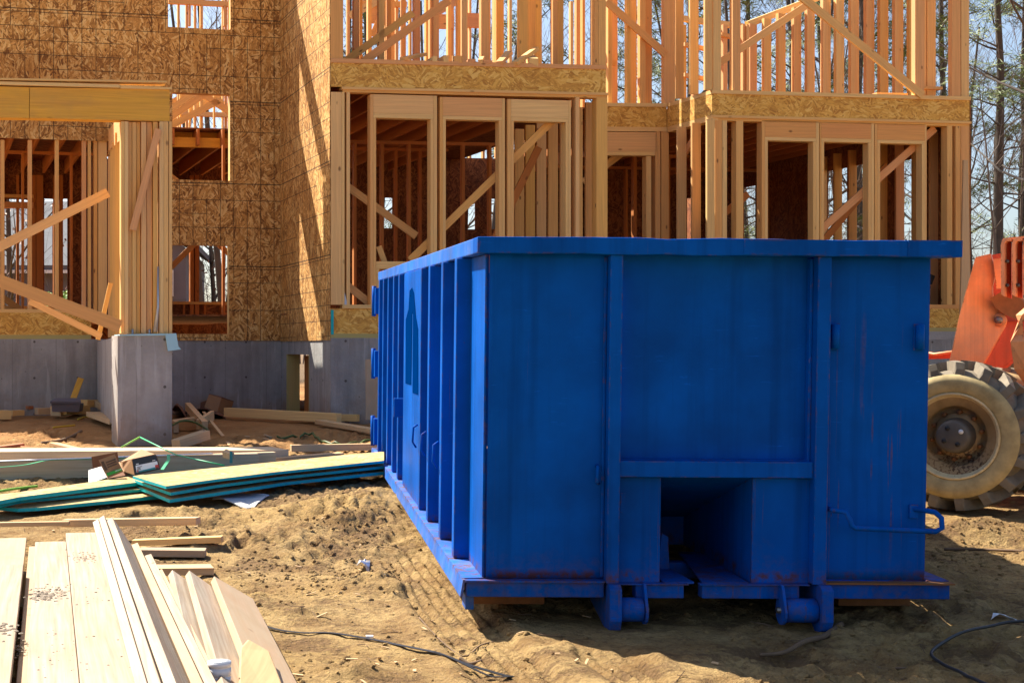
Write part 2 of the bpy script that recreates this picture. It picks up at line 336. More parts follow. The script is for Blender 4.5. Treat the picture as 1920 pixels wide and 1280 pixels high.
M['bark'] = plain('grey_bark', (0.085, 0.066, 0.052), 0.9, var=0.5, scale=3)
M['bark_pale'] = plain('pale_bark', (0.16, 0.12, 0.095), 0.9, var=0.4, scale=3)
M['twig'] = plain('bare_twigs', (0.16, 0.115, 0.09), 0.9, var=0.4, scale=2)
M['needles'] = leaf_mat('pine_needles', (0.06, 0.11, 0.015), (0.22, 0.25, 0.05))
M['oak_leaf'] = leaf_mat('dry_oak_leaves', (0.16, 0.055, 0.025), (0.33, 0.14, 0.07))
M['bush_leaf'] = leaf_mat('bright_green_leaves', (0.12, 0.26, 0.02), (0.30, 0.45, 0.06))
M['siding'] = plain('grey_siding', (0.15, 0.135, 0.16), 0.7, var=0.1)
M['shingle'] = plain('grey_shingle', (0.12, 0.125, 0.14), 0.9, var=0.35, scale=4)
M['glass'] = plain('window_glass', (0.25, 0.33, 0.40), 0.1, var=0.1)
M['trim'] = plain('white_trim', (0.75, 0.75, 0.75), 0.5, var=0.05)
M['galv'] = plain('galvanised_strap', (0.45, 0.47, 0.50), 0.4, 0.7, 0.2, 30)
M['stone'] = plain('stone', (0.24, 0.19, 0.14), 0.9, var=0.4, scale=10)
M['branch'] = plain('dead_branch', (0.17, 0.105, 0.06), 0.9, var=0.5, scale=14)

def ground_mat():
    m, nt, b = new_mat('sandy_dirt')
    tc = N(nt, 'ShaderNodeTexCoord'); v = tc.outputs['Object']
    big = noise(nt, v, 0.55, 5, 0.6); mid = noise(nt, v, 2.7, 6, 0.65); fine = noise(nt, v, 26, 6, 0.7); grit = noise(nt, v, 120, 2)
    c = mix(nt, ramp(nt, mid, [(0.34, (0, 0, 0)), (0.64, (1, 1, 1))]), (0.28, 0.158, 0.060), (0.56, 0.375, 0.16))
    c = mix(nt, math_(nt, 'MULTIPLY', ramp(nt, big, [(0.50, (0, 0, 0)), (0.66, (1, 1, 1))]), 0.55), c, (0.56, 0.36, 0.13))
    c = mix(nt, math_(nt, 'MULTIPLY', ramp(nt, fine, [(0.48, (0, 0, 0)), (0.64, (1, 1, 1))]), 0.6), c, (0.17, 0.095, 0.045))
    c = mix(nt, math_(nt, 'MULTIPLY', ramp(nt, grit, [(0.62, (0, 0, 0)), (0.7, (1, 1, 1))]), 0.4), c, (0.56, 0.45, 0.32))
    damp = ramp(nt, noise(nt, v, 1.3, 9, 0.76), [(0.535, (0, 0, 0)), (0.575, (1, 1, 1))])
    c = mix(nt, math_(nt, 'MULTIPLY', damp, 0.62), c, mix(nt, fine, (0.09, 0.042, 0.018), (0.27, 0.16, 0.085)))
    # redder earth close to the house
    sp = N(nt, 'ShaderNodeSeparateXYZ'); L(nt, v, sp.inputs[0])
    nz = math_(nt, 'ADD', sp.outputs[1], math_(nt, 'MULTIPLY', math_(nt, 'SUBTRACT', big, 0.5), 6.0))
    red = ramp(nt, math_(nt, 'DIVIDE', nz, 40.0), [(0.36, (0, 0, 0)), (0.42, (1, 1, 1))])
    c = mix(nt, math_(nt, 'MULTIPLY', red, 0.75), c, mix(nt, mid, (0.42, 0.185, 0.065), (0.60, 0.31, 0.12)))
    # forest floor far behind
    far = ramp(nt, math_(nt, 'DIVIDE', nz, 100.0), [(0.36, (0, 0, 0)), (0.44, (1, 1, 1))])
    c = mix(nt, far, c, mix(nt, mid, (0.14, 0.085, 0.05), (0.24, 0.16, 0.09)))
    L(nt, c, b.inputs['Base Color']); b.inputs['Roughness'].default_value = 0.95
    b.inputs['Specular IOR Level'].default_value = 0.15
    crumb = noise(nt, v, 48, 6, 0.75); vo = N(nt, 'ShaderNodeTexVoronoi'); vo.inputs['Scale'].default_value = 34; L(nt, v, vo.inputs['Vector'])
    h = math_(nt, 'ADD', math_(nt, 'MULTIPLY', fine, 0.9), math_(nt, 'ADD', math_(nt, 'MULTIPLY', crumb, 0.75), math_(nt, 'ADD', mid, math_(nt, 'MULTIPLY', math_(nt, 'MULTIPLY', vo.outputs['Distance'], damp), -0.5))))
    bump(nt, b, h, 1.0, 0.045)
    return m
M['ground'] = ground_mat()

# ---------------------------------------------------------------- mesh helpers
def base_z(y):
    y = max(0.0, y)
    a = y - 8.0
    s = 0.5 * (a + math.sqrt(a * a + 1.2))
    z = 0.0475 * s
    return z if z < 0.38 else 0.38 + 0.13 * (1 - math.exp(-(z - 0.38) / 0.13))
def W(u, v, Y): return Vector(((u - PX) / F * Y, Y, ZC - (v - PY) / F * Y))
def G(u, v, dz=0.0):
    """the spot of ground seen at photo pixel u, v (dz above the ground)"""
    lo, hi = 2.0, 60.0
    for _ in range(50):
        Y = 0.5 * (lo + hi)
        if ZC - (v - PY) / F * Y > base_z(Y) + dz: lo = Y
        else: hi = Y
    return W(u, v, lo)

def link(o):
    COL.objects.link(o); return o
def empty(name, loc, label=None, cat=None, group=None, rot=(0, 0, 0)):
    o = bpy.data.objects.new(name, None); link(o); o.location = loc; o.rotation_euler = rot
    o.empty_display_size = 0.2
    return tag(o, label, cat, group)
def tag(o, label=None, cat=None, group=None, kind=None):
    if label: o['label'] = label
    if cat: o['category'] = cat
    if group: o['group'] = group
    if kind: o['kind'] = kind
    return o
def abs_loc(o):
    p = Vector((0, 0, 0))
    while o is not None:
        p += o.location; o = o.parent
    return p
def add(name, verts, faces, mat, parent=None, grain=None, local=False, origin=None, fix=True, fmat=None, bevel=0.0, smooth=False, uvo=(0, 0)):
    """one mesh object; verts in world metres (or in the parent's own frame when local); UVs in metres, grain along V"""
    V = np.array([tuple(p) for p in verts], float)
    faces = [tuple(f) for f in faces]
    if fix and len(V):
        c = V.mean(axis=0); out = []
        for f in faces:
            p = V[list(f)]; n = np.zeros(3)
            for i in range(1, len(f) - 1): n += np.cross(p[i] - p[0], p[i + 1] - p[0])
            out.append(f if np.dot(n, p.mean(axis=0) - c) >= 0 else tuple(reversed(f)))
        faces = out
    off = Vector((0, 0, 0))
    if not local:
        if parent is not None: off = abs_loc(parent)
        elif origin is not None: off = Vector(origin)
        else: off = Vector((*(V[:, :2].mean(axis=0)), V[:, 2].min()))
    me = bpy.data.meshes.new(name)
    me.from_pydata([tuple(p - np.array(off)) for p in V], [], faces)
    g = np.array(grain if grain is not None else (0, 0, 1), float); g /= np.linalg.norm(g)
    uvl = me.uv_layers.new(name='UVMap')
    i = 0; uv = np.zeros((sum(len(f) for f in faces), 2))
    for f in faces:
        p = V[list(f)]; n = np.zeros(3)
        for k in range(1, len(f) - 1): n += np.cross(p[k] - p[0], p[k + 1] - p[0])
        n /= (np.linalg.norm(n) + 1e-12)
        gp = g - n * np.dot(g, n)
        if np.linalg.norm(gp) < 0.25:
            gp = np.cross(n, (0.3, 0.9, 0.2)); gp /= np.linalg.norm(gp); gp = gp * 0.3
            ax = np.cross(gp / 0.3, n)
        else:
            gp /= np.linalg.norm(gp); ax = np.cross(gp, n)
        uv[i:i + len(f), 0] = p @ ax + uvo[0]; uv[i:i + len(f), 1] = p @ gp + uvo[1]; i += len(f)
    uvl.data.foreach_set('uv', uv.ravel())
    o = bpy.data.objects.new(name, me); link(o)
    mats = mat if isinstance(mat, (list, tuple)) else [mat]
    for mm in mats: me.materials.append(mm)
    if fmat is not None: me.polygons.foreach_set('material_index', fmat)
    if smooth: me.polygons.foreach_set('use_smooth', [True] * len(faces))
    me.update()
    if parent is not None: o.parent = parent
    if not local and parent is None: o.location = off
    if bevel:
        bv = o.modifiers.new('bevel', 'BEVEL'); bv.width = bevel; bv.segments = 2; bv.limit_method = 'ANGLE'
    return o
HEX = [(0, 1, 2, 3), (4, 5, 6, 7), (0, 1, 5, 4), (1, 2, 6, 5), (2, 3, 7, 6), (3, 0, 4, 7)]
def prism(name, poly, ext, mat, parent=None, **kw):
    n = len(poly); ext = Vector(ext)
    vs = [Vector(p) for p in poly] + [Vector(p) + ext for p in poly]
    fs = [tuple(range(n)), tuple(range(2 * n - 1, n - 1, -1))] + [((i + 1) % n, i, n + i, n + (i + 1) % n) for i in range(n)]
    if n > 4 and kw.get('fix', True):
        # orient by the polygon's own normal (may be concave)
        nn = Vector((0, 0, 0))
        for i in range(1, n - 1): nn += (vs[i] - vs[0]).cross(vs[i + 1] - vs[0])
        if nn.dot(ext) > 0:
            fs = [tuple(reversed(f)) for f in fs]
        kw['fix'] = False
    return add(name, vs, fs, mat, parent, **kw)
def box(name, lo, hi, mat, parent=None, grain=None, **kw):
    x0, y0, z0 = lo; x1, y1, z1 = hi
    d = (abs(x1 - x0), abs(y1 - y0), abs(z1 - z0))
    if grain is None: grain = [(1, 0, 0), (0, 1, 0), (0, 0, 1)][d.index(max(d))]
    vs = [(x0, y0, z0), (x1, y0, z0), (x1, y1, z0), (x0, y1, z0), (x0, y0, z1), (x1, y0, z1), (x1, y1, z1), (x0, y1, z1)]
    return add(name, vs, HEX, mat, parent, grain=grain, **kw)
def board(name, p0, p1, w, t, mat, parent=None, roll=0.0, **kw):
    """a straight board from p0 to p1 (centre line), w wide, t thick, rolled about its length"""
    p0, p1 = Vector(p0), Vector(p1); d = (p1 - p0).normalized()
    up = Vector((0, 0, 1)); s = d.cross(up)
    if s.length < 1e-3: s = Vector((1, 0, 0))
    s.normalize(); u = s.cross(d)
    c, sn = math.cos(roll), math.sin(roll)
    s2 = s * c + u * sn; u2 = u * c - s * sn
    vs = [p + s2 * a * w / 2 + u2 * b_ * t / 2 for p in (p0, p1) for a, b_ in ((-1, -1), (1, -1), (1, 1), (-1, 1))]
    return add(name, vs, HEX, mat, parent, grain=d, **kw)
def tube_geo(pts, r, n=8, closed_ends=True, vs=None, fs=None):
    pts = [Vector(p) for p in pts]; vs = [] if vs is None else vs; fs = [] if fs is None else fs
    rs = r if isinstance(r, (list, tuple)) else [r] * len(pts)
    prev = None; base = len(vs)
    for i, p in enumerate(pts):
        d = (pts[min(i + 1, len(pts) - 1)] - pts[max(i - 1, 0)])
        d = d.normalized() if d.length > 1e-9 else Vector((0, 0, 1))
        if prev is None:
            a = d.cross(Vector((0, 0, 1)))
            if a.length < 0.05: a = d.cross(Vector((1, 0, 0)))
        else: a = prev - d * prev.dot(d)
        a.normalize(); prev = a; b_ = d.cross(a)
        for k in range(n):
            th = 2 * math.pi * k / n
            vs.append(p + (a * math.cos(th) + b_ * math.sin(th)) * rs[i])
    for i in range(len(pts) - 1):
        for k in range(n):
            A = base + i * n + k; B = base + i * n + (k + 1) % n
            fs.append((A, B, B + n, A + n))
    if closed_ends:
        fs.append(tuple(base + k for k in reversed(range(n)))); fs.append(tuple(base + (len(pts) - 1) * n + k for k in range(n)))
    return vs, fs
def tube(name, pts, r, mat, parent=None, n=8, **kw):
    vs, fs = tube_geo(pts, r, n)
    kw.setdefault('smooth', True)
    return add(name, vs, fs, mat, parent, fix=False, **kw)
def ribbon(name, pts, w, t, mat, parent=None, **kw):
    """a flat strap of real thickness following pts"""
    vs, fs = [], []
    pts = [Vector(p) for p in pts]
    for i, p in enumerate(pts):
        d = (pts[min(i + 1, len(pts) - 1)] - pts[max(i - 1, 0)]).normalized()
        s = d.cross(Vector((0, 0, 1))); s.normalize(); u = s.cross(d)
        for a, b_ in ((-1, -1), (1, -1), (1, 1), (-1, 1)): vs.append(p + s * a * w / 2 + u * b_ * t / 2)
    for i in range(len(pts) - 1):
        for k in range(4):
            A = 4 * i + k; B = 4 * i + (k + 1) % 4
            fs.append((A, B, B + 4, A + 4))
    fs.append((3, 2, 1, 0)); e = 4 * (len(pts) - 1); fs.append((e, e + 1, e + 2, e + 3))
    return add(name, vs, fs, mat, parent, fix=False, **kw)
def lathe(name, prof, mat, parent=None, n=40, axis='Z', **kw):
    """prof: (radius, height) pairs, closed loop when it starts and ends alike"""
    vs, fs = [], []
    for k in range(n):
        th = 2 * math.pi * k / n
        for r, h in prof: vs.append((r * math.cos(th), r * math.sin(th), h))
    m = len(prof)
    for k in range(n):
        for j in range(m - 1):
            fs.append((k * m + j, ((k + 1) % n) * m + j, ((k + 1) % n) * m + j + 1, k * m + j + 1))
    kw.setdefault('smooth', True)
    return add(name, vs, fs, mat, parent, fix=False, local=True, **kw)
def wall_holes(name, O, T, Nn, length, z0, z1, holes, th, mat, parent=None, **kw):
    """upright sheet from O along unit T, thickness th along Nn, rectangular holes (s0, s1, z0, z1)"""
    O = Vector(O); T = Vector(T); Nn = Vector(Nn)
    ss = sorted({0.0, length} | {min(max(h, 0), length) for q in holes for h in q[:2]})
    zs = sorted({z0, z1} | {min(max(h, z0), z1) for q in holes for h in q[2:]})
    def solid(i, j):
        if i < 0 or j < 0 or i >= len(ss) - 1 or j >= len(zs) - 1: return False
        a, b_ = (ss[i] + ss[i + 1]) / 2, (zs[j] + zs[j + 1]) / 2
        return not any(q[0] < a < q[1] and q[2] < b_ < q[3] for q in holes)
    vs, fs = [], []
    def P(s, z, k): return O + T * s + Vector((0, 0, z)) + Nn * (th * k)
    def quad(a, b_, c, d):
        i = len(vs); vs.extend((a, b_, c, d)); fs.append((i, i + 1, i + 2, i + 3))
    for i in range(len(ss) - 1):
        for j in range(len(zs) - 1):
            if not solid(i, j): continue
            a, b_, c, d = ss[i], ss[i + 1], zs[j], zs[j + 1]
            quad(P(a, c, 0), P(b_, c, 0), P(b_, d, 0), P(a, d, 0))
            quad(P(b_, c, 1), P(a, c, 1), P(a, d, 1), P(b_, d, 1))
            if not solid(i - 1, j): quad(P(a, c, 1), P(a, c, 0), P(a, d, 0), P(a, d, 1))
            if not solid(i + 1, j): quad(P(b_, c, 0), P(b_, c, 1), P(b_, d, 1), P(b_, d, 0))
            if not solid(i, j - 1): quad(P(a, c, 1), P(b_, c, 1), P(b_, c, 0), P(a, c, 0))
            if not solid(i, j + 1): quad(P(a, d, 0), P(b_, d, 0), P(b_, d, 1), P(a, d, 1))
    return add(name, vs, fs, mat, parent, fix=False, **kw)

class Plane:
    """an upright wall plane given by two photo columns and their distances"""
    def __init__(s, u0, Y0, u1, Y1):
        s.u0, s.a, s.k = u0, 1 / Y0, (1 / Y1 - 1 / Y0) / (u1 - u0)
        t = W(u1, PY, Y1) - W(u0, PY, Y0); s.t = t.normalized()
        n = Vector((-s.t.y, s.t.x, 0)); s.n = n if n.y > 0 else -n
    def Y(s, u): return 1 / (s.a + s.k * (u - s.u0))
    def p(s, u, v=PY): return W(u, v, s.Y(u))
    def z(s, u, v): return s.p(u, v).z
    def s_of(s, u, uo): return (s.p(u) - s.p(uo)).dot(s.t)
def flat(p, z=0.0): return Vector((p.x, p.y, z))
DEP = Vector((-690 / 2800, 1, 0)).normalized()          # the way the house runs back
# ---------------------------------------------------------------- ground
def hash2(ix, iy, seed):
    h = np.sin(ix * 127.1 + iy * 311.7 + seed * 74.7) * 43758.5453
    return h - np.floor(h)
def vnoise(x, y, seed):
    ix, iy = np.floor(x), np.floor(y); fx, fy = x - ix, y - iy
    fx = fx * fx * (3 - 2 * fx); fy = fy * fy * (3 - 2 * fy)
    a, b_ = hash2(ix, iy, seed), hash2(ix + 1, iy, seed); c, d = hash2(ix, iy + 1, seed), hash2(ix + 1, iy + 1, seed)
    return (a * (1 - fx) + b_ * fx) * (1 - fy) + (c * (1 - fx) + d * fx) * fy
def fbm(x, y, sc, seed, octs=3):
    t = 0; amp = 1; tot = 0
    for o in range(octs):
        ca, sa = math.cos(o * 1.1 + seed), math.sin(o * 1.1 + seed)
        t = t + amp * vnoise((x * ca - y * sa) / sc * 2 ** o, (x * sa + y * ca) / sc * 2 ** o, seed + o * 13); tot += amp; amp *= 0.5
    return t / tot
MOUNDS = [(0.30, 11.3, 0.45, 0.42, 0.15), (0.62, 11.9, 0.3, 0.5, 0.10), (1.33, 7.15, 0.14, 0.10, 0.03), (1.85, 7.0, 0.18, 0.10, 0.025), (0.45, 8.8, 0.3, 0.25, 0.06), (-0.3, 10.2, 0.5, 0.3, 0.07),
          (4.85, 10.6, 0.5, 0.35, 0.10), (4.6, 9.6, 0.5, 0.3, 0.05), (-1.2, 11.2, 0.7, 0.25, 0.06), (-2.8, 17.6, 1.2, 0.7, 0.03), (0.2, 6.6, 0.18, 0.15, 0.06), (-0.05, 8.0, 0.25, 0.2, 0.04),
          (-0.4, 17.2, 1.0, 0.8, 0.04)]
TRACKS = [((0.70, 9.9), (1.04, 5.4), 0.21), ((1.42, 7.3), (1.66, 5.2), 0.16), ((4.4, 10.4), (5.6, 9.4), 0.2)]
def gh(x, y):
    x = np.asarray(x, float); y = np.asarray(y, float)
    yy = np.maximum(0, y); a = yy - 8
    z = 0.0475 * 0.5 * (a + np.sqrt(a * a + 1.2))
    z = np.where(z < 0.38, z, 0.38 + 0.13 * (1 - np.exp(-(np.maximum(z, 0.38) - 0.38) / 0.13)))
    near = 1 / (1 + np.exp((y - 26) / 2.0))
    n = (fbm(x, y, 1.5, 3, 3) - 0.5) * 0.08 + (fbm(x, y, 0.42, 9, 3) - 0.5) * 0.05 + (np.abs(fbm(x, y, 0.20, 21, 4) - 0.5) * -0.13 + 0.016) + (fbm(x, y, 0.085, 33, 3) - 0.5) * 0.05 - np.abs(fbm(x, y, 0.11, 47, 3) - 0.5) * 0.07 + 0.008
    n = n - 0.05 / (1 + np.exp(-(x - 1.55) / 0.30)) / (1 + np.exp((y - 7.5) / 0.15))
    smooth = np.clip((fbm(x, y, 1.1, 55, 2) - 0.40) * 5, 0.25, 1.25)
    for (a0, b0), (a1, b1), w in TRACKS:
        dx, dy = a1 - a0, b1 - b0; l = math.hypot(dx, dy); dx /= l; dy /= l
        s = (x - a0) * dx + (y - b0) * dy; t = (x - a0) * dy - (y - b0) * dx
        m = np.clip((w - np.abs(t)) / 0.05, 0, 1) * np.clip(s / 0.3, 0, 1) * np.clip((l - s) / 0.3, 0, 1)
        worn = np.clip(fbm(x, y, 0.4, 72, 2) * 2.0 - 0.2, 0.45, 1.1)
        tread = 0.013 * np.cos(2 * math.pi * t / 0.072) + 0.007 * np.sin(2 * math.pi * s / 0.06 + 3 * np.sign(np.sin(2 * math.pi * t / 0.144)))
        smooth = smooth * (1 - 0.9 * m); z = z + m * (tread * worn - 0.035)
        z = z + 0.02 * (0.3 + 1.2 * fbm(x, y, 0.25, 91, 2)) * np.exp(-((np.abs(t) - w - 0.05) / 0.05) ** 2) * np.clip(s / 0.3, 0, 1) * np.clip((l - s) / 0.3, 0, 1)
    for mx, my, sx, sy, h in MOUNDS:
        g = np.exp(-((x - mx) / sx) ** 2 - ((y - my) / sy) ** 2)
        z = z + h * g * (0.7 + 0.6 * fbm(x, y, 0.2, 5, 2)); smooth = smooth + 0.5 * g
    z = z + n * smooth * near
    # scraped flat under the skip's runners and the stacked lumber
    far = np.clip((np.abs(y) - 60) / 200, 0, 1)
    return z + far * (fbm(x, y, 60, 2, 2) - 0.5) * 3
def gz(x, y): return float(gh(np.array([x]), np.array([y]))[0])
def axis(lo, hi, step, reach, grow=1.13, mid=None):
    c = list(np.arange(lo, hi, step)); s = step; a = c[-1]
    while a < reach: s *= grow; a += s; c.append(a)
    s = step; a = c[0]; left = []
    while a > -reach: s *= grow; a -= s; left.append(a)
    return np.array(left[::-1] + c)
gx = axis(-3.4, 6.4, 0.023, 420)
gx = np.concatenate([gx[gx < 0.2], np.arange(0.2, 1.9, 0.0125), gx[gx >= 1.9]])
gy = np.concatenate([np.array([-400, -200, -100, -50, -25, -12, -6, -2, 0, 2, 3, 4, 4.6]), np.arange(5.0, 9.5, 0.02), np.arange(9.5, 13.5, 0.03), np.arange(13.5, 24, 0.07), np.array([24.2, 24.6, 25.2, 26, 27, 28.5, 30, 33, 36, 40, 46, 54, 64, 80, 100, 130, 180, 250, 420])])
XX, YY = np.meshgrid(gx, gy); ZZ = gh(XX, YY)
me = bpy.data.meshes.new('ground'); nx, ny = len(gx), len(gy)
co = np.stack([XX, YY, ZZ], -1).reshape(-1, 3)
ii = (np.arange(ny - 1)[:, None] * nx + np.arange(nx - 1)[None]).ravel()
qf = np.stack([ii, ii + 1, ii + 1 + nx, ii + nx], -1)
me.vertices.add(len(co)); me.vertices.foreach_set('co', co.ravel())
me.loops.add(qf.size); me.loops.foreach_set('vertex_index', qf.ravel())
me.polygons.add(len(qf)); me.polygons.foreach_set('loop_start', np.arange(0, qf.size, 4)); me.polygons.foreach_set('loop_total', np.full(len(qf), 4))
me.polygons.foreach_set('use_smooth', np.ones(len(qf), bool))
me.update(calc_edges=True); me.materials.append(M['ground'])
ground = link(bpy.data.objects.new('ground', me)); tag(ground, 'sandy churned building site dirt with tyre tracks', 'ground', kind='structure')

# ---------------------------------------------------------------- the unfinished house
H = empty('unfinished_house', (4, 20, 0.55), 'two storey timber framed house under construction on concrete foundation', 'house')
PA = Plane(620, 19.44, 1135, 19.92)          # left bay, front wall
PR = Plane(1138, 22.95, 1250, 23.0)          # recessed wall between the bays
PB = Plane(1335, 21.8, 1818, 22.4)           # right bay, front wall
PL = Plane(527, 22.3, 620, 19.44)            # angled sheathed wall
PW = Plane(0, 21.37, 527, 22.3)              # sheathed wall on the left
PT = Plane(1250, 23.0, 1335, 21.8)           # return wall of the right bay
PP = Plane(0, 16.03, 320, 16.4)              # porch beam and pier
def stud(pl, u0, u1, v0, v1, d=0.14, back=0.0, name='stud', mat='stud', par=None, zz=None, ext=None):
    um = 0.5 * (u0 + u1)
    zt, zb = zz if zz else (pl.z(um, v0), pl.z(um, v1))
    o = DEP * back; e = (ext if ext is not None else DEP) * d
    a, b_ = flat(pl.p(u0)) + o, flat(pl.p(u1)) + o
    q = [a + Vector((0, 0, zb)), b_ + Vector((0, 0, zb)), b_ + Vector((0, 0, zt)), a + Vector((0, 0, zt))]
    wide = (b_ - a).length > abs(zt - zb)
    return prism(name, q, e, M[mat], par or H, grain=(pl.t if wide else (0, 0, 1)), uvo=(rng.random() * 9, rng.random() * 9))
def strip(pl, u0, u1, z0, z1, d=0.14, back=0.0, name='plate', mat='edge_wood', par=None, ext=None):
    o = DEP * back
    a, b_ = flat(pl.p(u0)) + o, flat(pl.p(u1)) + o
    q = [a + Vector((0, 0, z0)), b_ + Vector((0, 0, z0)), b_ + Vector((0, 0, z1)), a + Vector((0, 0, z1))]
    return prism(name, q, (ext if ext is not None else DEP) * d, M[mat], par or H, grain=pl.t, uvo=(rng.random() * 9, rng.random() * 9))
def brace(pl, a, b_, w=0.1, t=0.04, back=0.15, name='brace', mat='stud', par=None):
    p0, p1 = pl.p(*a) + DEP * back, pl.p(*b_) + DEP * back
    d = (p1 - p0).normalized(); n = pl.n; s = d.cross(n).normalized()
    q = [p0 - s * w / 2, p1 - s * w / 2, p1 + s * w / 2, p0 + s * w / 2]
    return prism(name, q, n * t, M[mat], par or H, grain=d, uvo=(rng.random() * 9, rng.random() * 9))
def boxat(p, t, n, w, d, z0, z1, name, mat, par=None, grain=None):
    a = flat(p); q = [a + Vector((0, 0, z0)), a + t * w + Vector((0, 0, z0)), a + t * w + Vector((0, 0, z1)), a + Vector((0, 0, z1))]
    return prism(name, q, n * d, M[mat], par or H, grain=grain if grain is not None else (0, 0, 1), uvo=(rng.random() * 9, rng.random() * 9))

ZF, ZS, ZT = 1.60, 2.033, 4.80       # foundation top, sole plate top, underside of top plates
# ---- foundation walls
def conc(pl, u0, u1, z0=0.1, z1=ZF, th=0.2, holes=(), name='foundation_wall', back=0.0):
    O = flat(pl.p(u0)) + DEP * back; ln = (pl.p(u1) - pl.p(u0)).length
    return wall_holes(name, O, pl.t, pl.n, ln, z0, z1, list(holes), th, M['concrete'], H, uvo=(rng.random() * 5, 0))
conc(PW, -420, 531)
sA, sB = PL.s_of(537, 527), PL.s_of(580, 527)
conc(PL, 527.0, 619.5, holes=[(sA, sB, 0.0, 1.38)])
conc(PA, 620.2, 1139, back=0.0); conc(PR, 1136, 1252); conc(PB, 1335, 1818); conc(PT, 1251, 1334)
# right flank of the right bay, then the rear
q0 = flat(PB.p(1818)); wall_holes('foundation_wall', q0, DEP, Vector((-DEP.y, DEP.x, 0)), 9.0, 0.1, ZF, [], 0.2, M['concrete'], H)
# doorway in the angled foundation wall : frame, hatch leaning inside
pd = PL.p(537)
boxat(PL.p(537), PL.t, PL.n, 0.05, 0.19, 0.3, 1.38, 'door_frame', 'treated'); boxat(PL.p(578.6), PL.t, PL.n, 0.045, 0.19, 0.3, 1.38, 'door_frame', 'treated')
boxat(PL.p(539.6) + PL.n * 0.25, PL.t, PL.n, 0.60, 0.03, 0.3, 1.36, 'door', 'stud_in')
# sheathing on the left walls
def hole(pl, uo, u0, u1, v0, v1):
    um = 0.5 * (u0 + u1)
    return (pl.s_of(u0, uo), pl.s_of(u1, uo), pl.z(um, v1), pl.z(um, v0))
UO = -330
EW = 0.012
def osb_wall(name, pl, u0, u1, z0, z1, holes, mat='osb', th=0.012, back=-0.014):
    O = flat(pl.p(u0)) + pl.n * back; ln = (pl.p(u1) - pl.p(u0)).length
    return wall_holes(name, O, pl.t, pl.n, ln, z0, z1, holes, th, M[mat], H)
WIN = [(323, 431, 176, 338), (323, 429, 460, 626), (315, 432, -95, 54)]
hl = [hole(PW, UO, *w) for w in WIN]
hl.append((PW.s_of(-420, UO), PW.s_of(203, UO), 0, PW.z(100, 262)))
osb_wall('wall_sheathing', PW, UO, 527, ZF - 0.02, 7.75, hl)
osb_wall('wall_sheathing', PL, 527, 620, ZF - 0.03, 10.2, [])
# rim board below the porch opening
strip(PW, UO, 171, 1.60, 1.66, 0.14, name='sill_plate', mat='treated'); strip(PW, UO, 171, 1.66, 1.98, 0.03, name='rim_board', mat='osb_rim'); strip(PW, UO, 180, 1.98, 2.03, 0.14, name='sole_plate')
# reveals and studs behind the sheathing round the windows
for (u0, u1, v0, v1) in WIN:
    for u in (u0 - 5, u1 + 0.3):
        stud(PW, u, u + 4.6, v0, v1, 0.14, 0.0, 'window_stud', 'edge_wood')
    stud(PW, u0, u1, v0 - 5, v0 - 0.2, 0.14, 0.0, 'window_header', 'stud'); stud(PW, u0, u1, v1 + 0.2, v1 + 5, 0.14, 0.0, 'window_sill', 'stud')
# hidden studs carrying the sheathing
for k in range(9):
    u = 440 + k * 9.6
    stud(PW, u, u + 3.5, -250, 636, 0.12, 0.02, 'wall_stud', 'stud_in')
# ---- left porch : inner framing
for (u0, u1, nm) in ((1.5, 8.4, 'stud'), (53, 60, 'stud'), (104, 110.5, 'stud'), (155, 161.5, 'stud'), (165, 171, 'stud'), (176, 183, 'stud'), (184.5, 201, 'post'), (-46, -39, 'stud'), (-96, -89, 'stud')):
    stud(PW, u0, u1, 262, 597, 0.14, 0.02, nm, 'stud')
# short wall running from the house to the pier
PI = Plane(203, 21.7, 224, 16.9)
for k, s in enumerate((0.12, 0.34, 0.56, 0.8)):
    Y = 21.7 + (16.9 - 21.7) * s; u = 203 + 21 * (1 / Y - 1 / 21.7) / (1 / 16.9 - 1 / 21.7)
    p = W(u, PY, Y); boxat(p + Vector((-0.02, 0, 0)), Vector((1, 0, 0)), Vector((0, 1, 0)), 0.14, 0.04, 1.62, 4.2 - 0.2 * s, 'porch_stud', 'stud')
a, b_ = W(203, 262, 21.6), W(226, 232, 16.75)
prism('porch_header', [W(203, 245, 21.6), W(226, 214, 16.75), W(226, 262, 16.75), W(203, 284, 21.6)], (0.09, 0, 0), M['stud'], H, grain=(b_ - a))
prism('porch_curb', [W(182, 640, 21.6), W(218, 632, 16.9), W(218, 800, 16.9), W(182, 775, 21.6)], (0.2, 0.05, 0), M['pier'], H)
# pier and column
pr = [PP.p(220.5), PP.p(322.5)]
wall_z = ZC + (PY - 629) / F * 16.4
def pier_poly(z): return None
e = DEP * 0.55
prism('pier', [Vector((pr[0].x, pr[0].y, 0.2)), Vector((pr[1].x, pr[1].y, 0.2)), Vector((pr[1].x, pr[1].y, wall_z)), Vector((pr[0].x, pr[0].y, wall_z))], e, M['pier'], H, uvo=(0.31, 0))
membrane_pts = [(-0.02, wall_z + 0.008), (0.66, wall_z + 0.010), (0.665, wall_z - 0.13), (0.655, wall_z - 0.14), (0.65, wall_z - 0.002), (-0.02, wall_z + 0.002)]
mem0 = flat(PP.p(224)) - PP.n * 0.03
prism('flashing', [mem0 + PP.t * s + Vector((0, 0, z)) for s, z in ((0.0, wall_z - 0.004), (0.50, wall_z + 0.0), (0.50, wall_z + 0.022), (0.0, wall_z + 0.012))], DEP * 0.5, M['membrane'], H)
fl = mem0 + PP.t * 0.495 - PP.n * 0.02
